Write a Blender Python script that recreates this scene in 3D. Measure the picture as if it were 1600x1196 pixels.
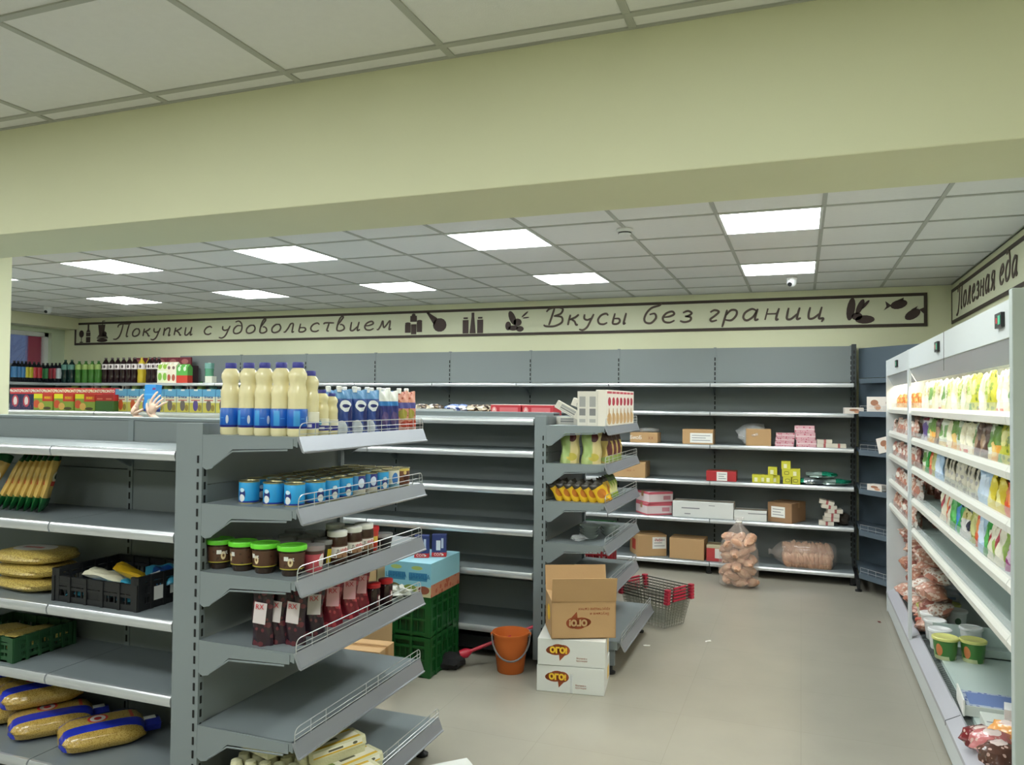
import bpy, math, random
from mathutils import Vector, Matrix
random.seed(7)
for o in list(bpy.data.objects): bpy.data.objects.remove(o, do_unlink=True)
S = bpy.context.scene
COL = S.collection
PI = math.pi
CAMZ = 1.65
# ---------------------------------------------------------------- camera
YAW, PITCH, ROLL, FPX = 0.357082, 0.02399, 0.009175, 1211.1
def _axes():
    ca, sa, cb, sb = math.cos(YAW), math.sin(YAW), math.cos(PITCH), math.sin(PITCH)
    fw = Vector((-sa*cb, ca*cb, sb)); rt = Vector((ca, sa, 0)); up = rt.cross(fw)
    cc, sc = math.cos(ROLL), math.sin(ROLL)
    return rt*cc + up*sc, up*cc - rt*sc, fw
RT, UP, FW = _axes()
cam = bpy.data.cameras.new('camera'); camo = bpy.data.objects.new('camera', cam); COL.objects.link(camo)
cam.sensor_fit = 'HORIZONTAL'; cam.sensor_width = 36; cam.lens = FPX*36/1600
cam.clip_start = .05; cam.clip_end = 100
camo.matrix_world = Matrix(((RT.x, UP.x, -FW.x, 0), (RT.y, UP.y, -FW.y, 0), (RT.z, UP.z, -FW.z, CAMZ), (0, 0, 0, 1)))
S.camera = camo
# ---------------------------------------------------------------- world, view
w = bpy.data.worlds.new('world'); S.world = w; w.use_nodes = True
w.node_tree.nodes['Background'].inputs[0].default_value = (.30, .42, .75, 1)
w.node_tree.nodes['Background'].inputs[1].default_value = .25
S.view_settings.view_transform = 'Standard'; S.view_settings.look = 'None'
S.view_settings.exposure = EXPOSURE = 0.0; S.view_settings.gamma = 1
S.view_settings.use_curve_mapping = False
PANEL_EMIT = 22
FRONT_EMIT = 24
FRIDGE_EMIT = 75
# ---------------------------------------------------------------- pixel rays on known planes (measuring aid)
def ray(px, py): return FW + RT*((px-800)/FPX) - UP*((py-598)/FPX)
def on_z(px, py, z): d = ray(px, py); t = (z-CAMZ)/d.z; return Vector((d.x*t, d.y*t, z))
def on_y(px, py, y): d = ray(px, py); t = y/d.y; return Vector((d.x*t, y, CAMZ+d.z*t))
def on_x(px, py, x): d = ray(px, py); t = x/d.x; return Vector((x, d.y*t, CAMZ+d.z*t))
# ---------------------------------------------------------------- materials
def C(r, g, b):
    f = lambda c: (c/255/12.92) if c/255 <= .04045 else ((c/255+.055)/1.055)**2.4
    return (f(r), f(g), f(b), 1)
_M = {}
def mat(name, col, rough=.5, metal=0, emit=None, trans=0, alpha=1, bump=0, bscale=60, spec=.5, vary=0, vscale=4):
    if name in _M: return _M[name]
    m = bpy.data.materials.new(name); m.use_nodes = True; nt = m.node_tree; b = nt.nodes['Principled BSDF']
    b.inputs['Base Color'].default_value = col; b.inputs['Roughness'].default_value = rough
    b.inputs['Metallic'].default_value = metal; b.inputs['Specular IOR Level'].default_value = spec
    b.inputs['Transmission Weight'].default_value = trans; b.inputs['Alpha'].default_value = alpha
    if trans: b.inputs['IOR'].default_value = 1.3
    if emit is not None:
        b.inputs['Emission Color'].default_value = col; b.inputs['Emission Strength'].default_value = emit
    tc = None
    if bump or vary:
        tc = nt.nodes.new('ShaderNodeTexCoord')
    if bump:
        n = nt.nodes.new('ShaderNodeTexNoise'); n.inputs['Scale'].default_value = bscale; n.inputs['Detail'].default_value = 3
        nt.links.new(tc.outputs['Object'], n.inputs['Vector'])
        bn = nt.nodes.new('ShaderNodeBump'); bn.inputs['Strength'].default_value = bump; bn.inputs['Distance'].default_value = .01
        nt.links.new(n.outputs[0], bn.inputs['Height']); nt.links.new(bn.outputs[0], b.inputs['Normal'])
    if vary:
        n = nt.nodes.new('ShaderNodeTexNoise'); n.inputs['Scale'].default_value = vscale; n.inputs['Detail'].default_value = 4
        nt.links.new(tc.outputs['Object'], n.inputs['Vector'])
        mx = nt.nodes.new('ShaderNodeMix'); mx.data_type = 'RGBA'
        mx.inputs[6].default_value = tuple(c*(1-vary) for c in col[:3])+(1,); mx.inputs[7].default_value = tuple(min(1, c*(1+vary)) for c in col[:3])+(1,)
        nt.links.new(n.outputs[0], mx.inputs[0]); nt.links.new(mx.outputs[2], b.inputs['Base Color'])
    _M[name] = m; return m
def pm(name, base, shapes=(), rough=.4, spots=None, axis='x', bump=0, bscale=30, metal=0, trans=0, alpha=1):
    """printed wrapper: flat print laid over the generated box coordinates.
    shapes: ('r',u0,u1,v0,v1,col) rectangles or ('e',u,v,a,b,col) ellipses; spots=(scale,size,col[,v0,v1]) speckles"""
    if name in _M: return _M[name]
    m = bpy.data.materials.new(name); m.use_nodes = True; nt = m.node_tree; N = nt.nodes; L = nt.links
    b = N['Principled BSDF']; b.inputs['Roughness'].default_value = rough; b.inputs['Metallic'].default_value = metal
    b.inputs['Transmission Weight'].default_value = trans; b.inputs['Alpha'].default_value = alpha
    tc = N.new('ShaderNodeTexCoord'); sp = N.new('ShaderNodeSeparateXYZ'); L.new(tc.outputs['Generated'], sp.inputs[0])
    U = sp.outputs['Y' if axis == 'y' else 'X']; V = sp.outputs['Z' if axis != 'top' else 'Y']
    def mt(op, a, bb=None, c=None):
        n = N.new('ShaderNodeMath'); n.operation = op
        for i, v in enumerate((a, bb, c)):
            if v is None: continue
            if isinstance(v, (int, float)): n.inputs[i].default_value = v
            else: L.new(v, n.inputs[i])
        return n.outputs[0]
    cur = None
    def over(mask, col):
        nonlocal cur
        mx = N.new('ShaderNodeMix'); mx.data_type = 'RGBA'; L.new(mask, mx.inputs[0])
        if cur is None: mx.inputs[6].default_value = base
        else: L.new(cur, mx.inputs[6])
        mx.inputs[7].default_value = col; cur = mx.outputs[2]
    def dospots():
        vo = N.new('ShaderNodeTexVoronoi'); vo.inputs['Scale'].default_value = spots[0]
        L.new(tc.outputs['Object'], vo.inputs['Vector'])
        k = mt('LESS_THAN', vo.outputs['Distance'], spots[1])
        if len(spots) > 3:
            k = mt('MULTIPLY', k, mt('COMPARE', V, (spots[3]+spots[4])/2, (spots[4]-spots[3])/2))
        over(k, spots[2])
    if spots and len(spots) < 4: dospots()
    for s in shapes:
        if s[0] == 'r':
            k = mt('MULTIPLY', mt('COMPARE', U, (s[1]+s[2])/2, (s[2]-s[1])/2), mt('COMPARE', V, (s[3]+s[4])/2, (s[4]-s[3])/2))
            over(k, s[5])
        else:
            a = mt('DIVIDE', mt('SUBTRACT', U, s[1]), s[3]); c = mt('DIVIDE', mt('SUBTRACT', V, s[2]), s[4])
            k = mt('LESS_THAN', mt('ADD', mt('MULTIPLY', a, a), mt('MULTIPLY', c, c)), 1.0)
            over(k, s[5])
    if spots and len(spots) > 3: dospots()
    if cur is None: b.inputs['Base Color'].default_value = base
    else: L.new(cur, b.inputs['Base Color'])
    if bump:
        n = N.new('ShaderNodeTexNoise'); n.inputs['Scale'].default_value = bscale; n.inputs['Detail'].default_value = 2
        L.new(tc.outputs['Object'], n.inputs['Vector'])
        bn = N.new('ShaderNodeBump'); bn.inputs['Strength'].default_value = bump; bn.inputs['Distance'].default_value = .01
        L.new(n.outputs[0], bn.inputs['Height']); L.new(bn.outputs[0], b.inputs['Normal'])
    _M[name] = m; return m
# ---------------------------------------------------------------- mesh builder
class MB:
    def __init__(s): s.v = []; s.f = []; s.m = []
    def add(s, vs, fs, mi=0):
        o = len(s.v); s.v += [tuple(v) for v in vs]; s.f += [tuple(i+o for i in f) for f in fs]; s.m += [mi]*len(fs); return s
    def box(s, x0, x1, y0, y1, z0, z1, mi=0):
        return s.add([(x0,y0,z0),(x1,y0,z0),(x1,y1,z0),(x0,y1,z0),(x0,y0,z1),(x1,y0,z1),(x1,y1,z1),(x0,y1,z1)],
                     [(0,3,2,1),(4,5,6,7),(0,1,5,4),(1,2,6,5),(2,3,7,6),(3,0,4,7)], mi)
    def bar(s, a, b, w, h, mi=0, up=(0,0,1)):
        a = Vector(a); b = Vector(b); d = (b-a).normalized(); u = Vector(up)
        if abs(d.dot(u)) > .99: u = Vector((1,0,0))
        r = d.cross(u).normalized()*w/2; u = r.cross(d).normalized()*h/2
        vs = [a-r-u, a+r-u, a+r+u, a-r+u, b-r-u, b+r-u, b+r+u, b-r+u]
        return s.add(vs, [(0,1,2,3),(7,6,5,4),(0,4,5,1),(1,5,6,2),(2,6,7,3),(3,7,4,0)], mi)
    def lathe(s, prof, n=20, mi=0, c=(0,0), cap=True, sq=0):
        o = len(s.v); k = len(prof)
        for r, z in prof:
            for i in range(n):
                a = 2*PI*i/n; q = 1
                if sq: q = 1/(abs(math.cos(a))**sq+abs(math.sin(a))**sq)**(1/sq)
                s.v.append((c[0]+r*q*math.cos(a), c[1]+r*q*math.sin(a), z))
        for j in range(k-1):
            for i in range(n):
                s.f.append((o+j*n+i, o+j*n+(i+1)%n, o+(j+1)*n+(i+1)%n, o+(j+1)*n+i)); s.m.append(mi)
        if cap:
            s.f.append(tuple(o+i for i in reversed(range(n)))); s.m.append(mi)
            s.f.append(tuple(o+(k-1)*n+i for i in range(n))); s.m.append(mi)
        return s
    def tube(s, path, r, n=6, mi=0, close=False):
        path = [Vector(p) for p in path]; o = len(s.v); k = len(path); pu = None
        for j, p in enumerate(path):
            a = path[j-1] if (j or close) else p; b = path[(j+1) % k] if (j < k-1 or close) else p
            d = (b-a).normalized(); u = Vector((0,0,1)) if abs(d.z) < .95 else Vector((1,0,0))
            if pu is not None and (pu - d*pu.dot(d)).length > .1: u = pu
            u = (u - d*u.dot(d)).normalized(); pu = u; q = d.cross(u)
            rr = r[j] if isinstance(r, (list, tuple)) else r
            for i in range(n):
                t = 2*PI*i/n; s.v.append(tuple(p+u*math.cos(t)*rr+q*math.sin(t)*rr))
        for j in range(k if close else k-1):
            for i in range(n):
                jj = (j+1) % k
                s.f.append((o+j*n+i, o+j*n+(i+1)%n, o+jj*n+(i+1)%n, o+jj*n+i)); s.m.append(mi)
        if not close:
            s.f.append(tuple(o+i for i in reversed(range(n)))); s.m.append(mi)
            s.f.append(tuple(o+(k-1)*n+i for i in range(n))); s.m.append(mi)
        return s
    def prism(s, poly, a, b, axis='z', mi=0):
        """poly 2D; axis z:(x,y) y:(x,z) x:(y,z)"""
        f = {'z': lambda p, t: (p[0], p[1], t), 'y': lambda p, t: (p[0], t, p[1]), 'x': lambda p, t: (t, p[0], p[1])}[axis]
        n = len(poly)
        return s.add([f(p, a) for p in poly]+[f(p, b) for p in poly],
                     [tuple(range(n))[::-1], tuple(range(n, 2*n))]+[(i, (i+1) % n, n+(i+1) % n, n+i) for i in range(n)], mi)
    def pillow(s, w, h, t, nu=12, nv=10, seal=.12, wr=.004, seed=0, flat=False, mi=0, lean=0, bot=1.0, p=2.5):
        """bag standing on z=0, width x, height z, thickness y; pinched seals top and bottom"""
        rnd = random.Random(seed); o = len(s.v); ph = [rnd.uniform(0, 6.3) for _ in range(6)]
        for side in (-1, 1):
            for j in range(nv+1):
                v = j/nv
                for i in range(nu+1):
                    u = 2*i/nu-1
                    e = min(v/max(seal*bot, .01), 1)*min((1-v)/max(seal, .01), 1) if True else 1
                    vv = 2*v-1
                    th = t/2*(max(0, 1-abs(u)**p))**.5*(max(0, 1-abs(vv)**6))**.6
                    if bot < 1: th = t/2*(max(0, 1-abs(u)**p))**.5*(1-v**2.2)**.7
                    th *= 1+.12*math.sin(3*u+5*v+ph[0])+.08*math.sin(7*u-9*v+ph[1])
                    x = u*w/2*(1-.06*math.sin(v*PI))+wr*math.sin(9*v+ph[2])
                    y = side*th + wr*math.sin(6*u+8*v+ph[3])+lean*v
                    s.v.append((x, y, v*h+wr*math.sin(5*u+ph[4])*(v > .02)))
        st = (nu+1)*(nv+1)
        for sd in (0, 1):
            for j in range(nv):
                for i in range(nu):
                    a = o+sd*st+j*(nu+1)+i; q = (a, a+1, a+nu+2, a+nu+1)
                    s.f.append(q if sd == 0 else q[::-1]); s.m.append(mi)
        for j in range(nv):
            for i in (0, nu):
                a = o+j*(nu+1)+i; q = (a, a+nu+1, a+st+nu+1, a+st); s.f.append(q if i == 0 else q[::-1]); s.m.append(mi)
        for i in range(nu):
            for j in (0, nv):
                a = o+j*(nu+1)+i; q = (a, a+st, a+st+1, a+1); s.f.append(q if j == 0 else q[::-1]); s.m.append(mi)
        return s
    def blob(s, rx, ry, rz, n=16, k=10, amp=.1, seed=0, c=(0,0,0), flatten=0, mi=0, fr=3, e=1):
        sg = lambda v: math.copysign(abs(v)**e, v)
        rnd = random.Random(seed); ph = [rnd.uniform(0, 6.3) for _ in range(9)]; o = len(s.v)
        for j in range(k+1):
            t = PI*j/k
            for i in range(n):
                a = 2*PI*i/n
                q = 1+amp*(math.sin(fr*a+ph[0]+3*t)+.6*math.sin((2*fr+1)*a+5*t+ph[1])+.6*math.sin(9*t+ph[2]+a*2))*math.sin(t)
                x = rx*q*sg(math.sin(t))*sg(math.cos(a)); y = ry*q*sg(math.sin(t))*sg(math.sin(a)); z = -rz*math.cos(t)*q
                if flatten and z < -rz*flatten: z = -rz*flatten
                s.v.append((c[0]+x, c[1]+y, c[2]+z))
        for j in range(k):
            for i in range(n):
                s.f.append((o+j*n+i, o+j*n+(i+1)%n, o+(j+1)*n+(i+1)%n, o+(j+1)*n+i)); s.m.append(mi)
        return s
    def mesh(s, name, mats, smooth=False):
        me = bpy.data.meshes.new(name); me.from_pydata(s.v, [], s.f)
        for m in (mats if isinstance(mats, (list, tuple)) else [mats]): me.materials.append(m)
        if any(s.m): me.polygons.foreach_set('material_index', s.m)
        if smooth:
            me.polygons.foreach_set('use_smooth', [True]*len(me.polygons)); me.set_sharp_from_angle(angle=.7)
        me.update(); return me
    def build(s, name, mats, parent=None, smooth=False, loc=None, rot=None, bevel=0):
        o = bpy.data.objects.new(name, s.mesh(name, mats, smooth)); COL.objects.link(o)
        if parent is not None: o.parent = parent
        if loc is not None: o.location = loc
        if rot is not None: o.rotation_euler = rot
        if bevel:
            b = o.modifiers.new('bevel', 'BEVEL'); b.width = bevel; b.segments = 2; b.limit_method = 'ANGLE'
        return o
def tag(o, label=None, cat=None, group=None, kind=None):
    if label: o['label'] = label
    if cat: o['category'] = cat
    if group: o['group'] = group
    if kind: o['kind'] = kind
    return o
def thing(name, label, cat, loc=(0,0,0), rz=0, group=None):
    o = bpy.data.objects.new(name, None); COL.objects.link(o); o.location = loc; o.rotation_euler = (0, 0, rz)
    o.empty_display_size = .05
    return tag(o, label, cat, group)
def copy_tree(o, parent=None):
    c = o.copy(); COL.objects.link(c); c.parent = parent
    for ch in o.children: copy_tree(ch, c)
    return c
class Rep:
    """builds a kind of thing once at the origin, then copies it with its parts"""
    def __init__(s, build): s.build = build; s.first = None; s.used = False
    def put(s, loc, rz=0, label=None, cat=None, group=None, rx=0, ry=0, scale=None):
        if s.first is None: s.first = s.build()
        o = s.first if not s.used else copy_tree(s.first)
        s.used = True; o.location = loc; o.rotation_euler = (rx, ry, rz)
        if scale: o.scale = scale if isinstance(scale, tuple) else (scale,)*3
        return tag(o, label, cat, group)
ORD = ['first','second','third','fourth','fifth','sixth','seventh','eighth','ninth','tenth','eleventh','twelfth','thirteenth','fourteenth','fifteenth','sixteenth','seventeenth','eighteenth','nineteenth','twentieth','twenty-first','twenty-second','twenty-third','twenty-fourth','twenty-fifth']
_T = {}
def text(body, size, material, parent, loc, rot=(PI/2, 0, 0), shear=0, depth=.0004, xs=1.0, name='lettering', bold=0):
    """flat printed words as thin letter geometry; default reads on a face towards -y"""
    key = (body, size, shear, depth, bold, material.name)
    if key not in _T:
        cu = bpy.data.curves.new('t', 'FONT'); cu.body = body; cu.size = size; cu.align_x = 'CENTER'; cu.align_y = 'CENTER'
        cu.shear = shear; cu.extrude = depth; cu.resolution_u = 2; cu.offset = bold
        t = bpy.data.objects.new('t', cu); COL.objects.link(t); bpy.context.view_layer.update()
        me = bpy.data.meshes.new_from_object(t.evaluated_get(bpy.context.evaluated_depsgraph_get()))
        bpy.data.objects.remove(t, do_unlink=True); me.materials.clear(); me.materials.append(material); _T[key] = me
    o = bpy.data.objects.new(name, _T[key]); COL.objects.link(o); o.parent = parent; o.location = loc; o.rotation_euler = rot; o.scale = (xs, 1, 1)
    return o
# ---------------------------------------------------------------- palette
WALL = mat('wall_cream_paint', C(224, 225, 192), .75, bump=.05, bscale=40, vary=.02)
WALLP = mat('wall_pale_paint', C(200, 212, 186), .75, vary=.02)
TILE = mat('mineral_ceiling_tile', C(232, 232, 230), .9, bump=.15, bscale=220, vary=.03, vscale=30)
GRID = mat('ceiling_grid_metal', C(176, 178, 170), .5)
STEEL = mat('shelf_grey_enamel', C(134, 143, 146), .42, metal=.2, vary=.03, vscale=3, spec=.4)
STEELD = mat('shelf_grey_enamel_back', C(130, 137, 138), .5, metal=.1, vary=.03, vscale=3, spec=.35)
CORN = mat('corner_blue_grey_enamel', C(92, 106, 118), .45, metal=.2)
RAIL = mat('price_rail_silver', C(214, 218, 222), .22, metal=.55)
RAILD = mat('price_rail_dull', C(158, 162, 170), .35, metal=.5)
WIRE = mat('bright_wire', C(205, 208, 210), .3, metal=.7)
BLACK = mat('black_gap', C(14, 15, 16), .7)
DARK = mat('dark_plastic', C(28, 29, 31), .5)
WHITE = mat('white_print', C(238, 238, 232), .5)
RED = mat('red_print', C(196, 34, 44), .45)
NAVY = mat('navy_print', C(30, 40, 120), .45)
BROWNT = mat('brown_print', C(66, 44, 36), .6)
YEL = mat('yellow_print', C(240, 200, 40), .5)
CARD = mat('brown_cardboard', C(186, 150, 106), .8, bump=.05, bscale=80, vary=.05, vscale=6)
CARDI = mat('pale_cardboard', C(204, 172, 128), .85)
LABELW = mat('paper_label_white', C(232, 232, 226), .6)
PLAST = mat('clear_film', C(235, 238, 240), .15, alpha=.28, spec=.8)
# ================================================================ room shell
XL, XR, YB, YF, ZC = -10.0, 1.33, 8.24, -4.0, 2.781
m = bpy.data.materials.new('polished_beige_floor_tile'); m.use_nodes = True; nt = m.node_tree; b = nt.nodes['Principled BSDF']
tc = nt.nodes.new('ShaderNodeTexCoord'); br = nt.nodes.new('ShaderNodeTexBrick')
nt.links.new(tc.outputs['Object'], br.inputs['Vector'])
br.offset = 0; br.squash = 1
br.inputs['Color1'].default_value = C(160, 156, 143); br.inputs['Color2'].default_value = C(163, 159, 146); br.inputs['Mortar'].default_value = C(149, 146, 132)
br.inputs['Scale'].default_value = 1; br.inputs['Mortar Size'].default_value = .0015; br.inputs['Brick Width'].default_value = .6; br.inputs['Row Height'].default_value = .6
nz = nt.nodes.new('ShaderNodeTexNoise'); nz.inputs['Scale'].default_value = 3; nz.inputs['Detail'].default_value = 5
nt.links.new(tc.outputs['Object'], nz.inputs['Vector'])
mx = nt.nodes.new('ShaderNodeMix'); mx.data_type = 'RGBA'; mx.blend_type = 'MULTIPLY'; mx.inputs[0].default_value = .22
nt.links.new(br.outputs['Color'], mx.inputs[6]); nt.links.new(nz.outputs[0], mx.inputs[7]); nt.links.new(mx.outputs[2], b.inputs['Base Color'])
b.inputs['Roughness'].default_value = .3; b.inputs['Specular IOR Level'].default_value = .35
FLOORM = m
fl = MB().box(XL-.2, XR+.2, YF, YB+.2, -.1, 0).build('floor', FLOORM); tag(fl, kind='structure')
wb = MB().box(XL-.2, XR+.2, YB, YB+.2, 0, 3).build('wall_back', WALL); tag(wb, kind='structure')
wr = MB().box(XR, XR+.2, YF, YB+.2, 0, 3).build('wall_right', WALL); tag(wr, kind='structure')
wf = MB().box(XL-.2, XR+.2, YF-.2, YF, 0, 3).build('wall_front', WALL); tag(wf, kind='structure')
# left wall with a window opening  y 6.3..7.93  z 2.0..2.55
WY0, WY1, WZ0, WZ1 = 5.6, 8.03, 2.03, 2.56
lw = MB().box(XL-.2, XL, YF, WY0, 0, 3).box(XL-.2, XL, WY1, YB, 0, 3).box(XL-.2, XL, WY0, WY1, 0, WZ0).box(XL-.2, XL, WY0, WY1, WZ1, 3).build('wall_left', WALLP)
tag(lw, kind='structure')
FR = mat('white_window_frame', C(226, 228, 226), .4)
wn = MB()
for a, c in ((WY0, WY0+.06), (WY1-.06, WY1), ((WY0+WY1)/2-.03, (WY0+WY1)/2+.03)): wn.box(XL-.12, XL-.06, a, c, WZ0, WZ1)
wn.box(XL-.12, XL-.06, WY0, WY1, WZ0, WZ0+.06).box(XL-.12, XL-.06, WY0, WY1, WZ1-.06, WZ1)
win = tag(wn.build('window_1', FR), kind='structure')
MB().box(XL-.1, XL-.09, WY0+.06, (WY0+WY1)/2-.03, WZ0+.06, WZ1-.06).build('pane', mat('window_glass', C(230, 238, 245), .03, trans=.9, alpha=.35), win)
MB().box(XL-.1, XL-.09, (WY0+WY1)/2+.03, WY1-.06, WZ0+.06, WZ1-.06).build('pane', mat('window_glass', C(1, 1, 1)), win)
sign = MB().box(XL-.16, XL-.14, 7.79, WY1-.02, WZ0+.0, WZ1-.03).build('outdoor_banner', mat('crimson_banner', C(190, 40, 80), .6, vary=.1))
tag(sign, 'crimson strip of a banner hanging outside the corner window', 'banner')
rnd = random.Random(3)
tb = MB()
def branch(p, d, L, r, n):
    q = p+d*L; tb.tube([p, (p+q)/2+Vector((0, rnd.uniform(-.03, .03), rnd.uniform(-.03, .03))), q], [r, r*.85, r*.7], 4)
    if n:
        for k in range(3):
            dd = (d+Vector((rnd.uniform(-.3, .3), rnd.uniform(-.9, .9), rnd.uniform(-.5, .6)))).normalized(); branch(p+(q-p)*rnd.uniform(.5, 1), dd, L*.72, r*.6, n-1)
branch(Vector((-13.5, 5.6, 0)), Vector((0, .1, 1)), 1.5, .09, 5)
branch(Vector((-14, 8.6, 0)), Vector((0, .25, 1)), 1.4, .08, 4)
tree = tag(tb.build('bare_tree', mat('pale_frosted_bark', C(170, 175, 200), .8)), 'bare frosted tree outside behind the corner window', 'tree')
# soffit box along the left wall, the beam, the column
tag(MB().box(XL, XL+.28, YF, YB, 2.62, ZC).build('trim_1', WALL), kind='structure')
tag(MB().box(XL, XR, 2.30, 2.70, 2.335, ZC+.1).build('trim_2', WALL, bevel=.004), kind='structure')
tag(MB().box(-5.6, -5.12, 3.38, 3.80, 0, ZC+.1).build('trim_3', WALL, bevel=.004), kind='structure')
# ceiling slab above the suspended tiles, tiles and bars
ce = tag(MB().box(XL-.2, XR+.2, YF-.2, YB+.2, 2.95, 3.1).build('ceiling', mat('ceiling_slab', C(150, 150, 145), .9)), kind='structure')
def tile_mesh(w, d):
    return MB().box(.012, w-.012, .012, d-.012, 0, .012).mesh('ceiling_tile', TILE)
_tm = {}
LIGHTS = set()
for i in range(0, 7):
    for y0 in (2.95, 4.75, 6.55):
        if i < 5 or (i == 5 and y0 != 6.55): LIGHTS.add((round(-.477-1.8*i, 3), y0))
def grid_zone(xa, xb, ya, yb, y0, lights):
    xs = [.123-.6*k for k in range(-3, 20)]; xs = sorted([x for x in xs if xa < x < xb]+[xa, xb])
    k0 = math.floor((ya-y0)/.6); ys = [y0+.6*k for k in range(k0, k0+30)]; ys = sorted([y for y in ys if ya < y < yb]+[ya, yb])
    for i in range(len(xs)-1):
        for j in range(len(ys)-1):
            if any(abs(xs[i]-lx) < .02 and abs(ys[j]-ly) < .02 for lx, ly in lights): continue
            w_, d_ = round(xs[i+1]-xs[i], 3), round(ys[j+1]-ys[j], 3)
            if w_ < .03 or d_ < .03: continue
            if (w_, d_) not in _tm: _tm[(w_, d_)] = tile_mesh(w_, d_)
            o = bpy.data.objects.new('ceiling_tile', _tm[(w_, d_)]); COL.objects.link(o); o.parent = ce; o.location = (xs[i], ys[j], ZC+.004)
    for x in xs:
        MB().box(max(xa, x-.012), min(xb, x+.012), ya, yb, ZC-.001, ZC+.008).build('grid_bar', GRID, ce)
    for y in ys:
        MB().box(xa, xb, max(ya, y-.012), min(yb, y+.012), ZC-.0018, ZC+.0075).build('grid_bar', GRID, ce)
grid_zone(XL+.28, XR, 2.70, YB, 4.75, LIGHTS)
FL = [(-.477-1.8*i, .412-1.8*j) for i in range(0, 4) for j in (0, 1)]
FL = [(x, y) for x, y in FL]
grid_zone(-4.8, XR, -2.0, 2.30, 2.212, FL)
MB().box(XL, -4.8, YF, 2.30, ZC, ZC+.02).build('ceiling_panel', TILE, ce); MB().box(-4.8, XR, YF, -2.0, ZC, ZC+.02).build('ceiling_panel', TILE, ce)
PAN = mat('glowing_white_diffuser', (.95, 1, .99, 1), .5, emit=PANEL_EMIT)
PANF = mat('glowing_front_diffuser', (.95, 1, .99, 1), .5, emit=FRONT_EMIT)
def mk_light(pm_):
    def f():
        t = thing('ceiling_light', None, None)
        fr = MB()
        for a in ((-.298, .298, -.298, -.282), (-.298, .298, .282, .298), (-.298, -.282, -.282, .282), (.282, .298, -.282, .282)): fr.box(a[0], a[1], a[2], a[3], -.004, .02)
        fr.build('frame', FR, t); MB().box(-.283, .283, -.283, .283, -.001, .012).build('diffuser', pm_, t)
        return t
    return Rep(f)
lr = mk_light(PAN); cols = ['rightmost', 'second from the right', 'third from the right', 'fourth from the right', 'fifth from the right', 'sixth from the right', 'seventh from the right']
for i in range(6):
    for j, (y0, nm) in enumerate(((4.75, 'nearer'), (6.55, 'farther'), (2.95, 'hidden by the beam'))):
        x = -.177-1.8*i
        if i == 5 and j == 1: continue
        lr.put((x, y0+.3, ZC), 0, f'square LED ceiling panel, {cols[i]} in the {nm} row' if j < 2 else f'square LED ceiling panel tucked just behind the ceiling beam, {cols[i]}', 'ceiling light', 'LED ceiling panels')
lf = mk_light(PANF)
for x, y in FL: lf.put((x+.3, y+.3, ZC), 0, f'square LED panel of the front room, {cols[FL.index((x, y))//2]} in the {["nearer", "farther"][FL.index((x, y)) % 2]} row', 'ceiling light', 'LED panels of the front room')
# domes and detector
def dome():
    t = thing('security_camera', None, None)
    MB().lathe([(.048, 0), (.05, -.01), (.045, -.025)], 20).build('mount', FR, t, True)
    MB().lathe([(.044, -.022), (.045, -.045), (.036, -.07), (.018, -.085), (.002, -.089)], 20).build('ball', mat('white_camera_shell', C(225, 228, 230), .3), t, True)
    e = MB().lathe([(.019, 0), (.019, .014)], 16).build('lens', DARK, t, True, loc=(-.012, -.026, -.062), rot=(PI/2+.5, 0, -.3))
    return t
dr = Rep(dome)
dr.put((-.08, 7.35, ZC), 0, 'small white ball camera under the ceiling near the right sign end', 'camera')
dr.put((-8.85, 7.05, ZC), .6, 'small ball camera on the ceiling in the far left corner', 'camera')
t = thing('smoke_detector', 'round white smoke detector on the ceiling between two light panels', 'detector', (-1.08, 4.98, ZC))
MB().lathe([(.052, 0), (.055, -.012), (.05, -.02)], 24).build('base', FR, t, True); MB().lathe([(.042, -.018), (.04, -.036), (.025, -.046), (.002, -.048)], 24).build('sensor_head', FR, t, True)
MB().lathe([(.043, -.022), (.043, -.03)], 24, cap=False).build('slot_ring', DARK, t)
# ================================================================ painted signs
SB = mat('sign_board_pale', C(212, 214, 186), .6); SF = mat('sign_dark_brown', C(62, 50, 42), .6)
def cr(pts, n=7):
    P_ = [Vector(p) for p in pts]; out = []
    if len(P_) < 3: return P_
    for i in range(len(P_)-1):
        a = P_[max(i-1, 0)]; b_ = P_[i]; c = P_[i+1]; d = P_[min(i+2, len(P_)-1)]
        for k in range(n):
            t_ = k/n; out.append(.5*((2*b_)+(c-a)*t_+(2*a-5*b_+4*c-d)*t_*t_+(3*b_-a-3*c+d)*t_**3))
    out.append(P_[-1]); return out
def ribbon(mb, pts, wd, y=0, th=.004):
    P_ = [Vector((p[0], p[1])) for p in pts]; n = len(P_); L_ = []; R_ = []
    for i, p in enumerate(P_):
        a = P_[max(i-1, 0)]; b_ = P_[min(i+1, n-1)]; d = (b_-a)
        if d.length < 1e-6: d = Vector((1, 0))
        d.normalize(); q = Vector((-d.y, d.x))*wd/2*(.55+.45*min(1, 4*min(i, n-1-i)/max(n-1, 1)+.3)); L_.append(p+q); R_.append(p-q)
    vs = [(p.x, y, p.y) for p in L_]+[(p.x, y, p.y) for p in R_]+[(p.x, y-th, p.y) for p in L_]+[(p.x, y-th, p.y) for p in R_]
    fs = []
    for i in range(n-1):
        fs += [(2*n+i, 2*n+i+1, 3*n+i+1, 3*n+i), (i, n+i, n+i+1, i+1), (i, i+1, 2*n+i+1, 2*n+i), (n+i+1, n+i, 3*n+i, 3*n+i+1)]
    mb.add(vs, fs)
O_ = [(.62, .95), (.3, .98), (.06, .6), (.1, .15), (.35, 0), (.66, .2), (.74, .6), (.6, .95), (.5, 1)]
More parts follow.
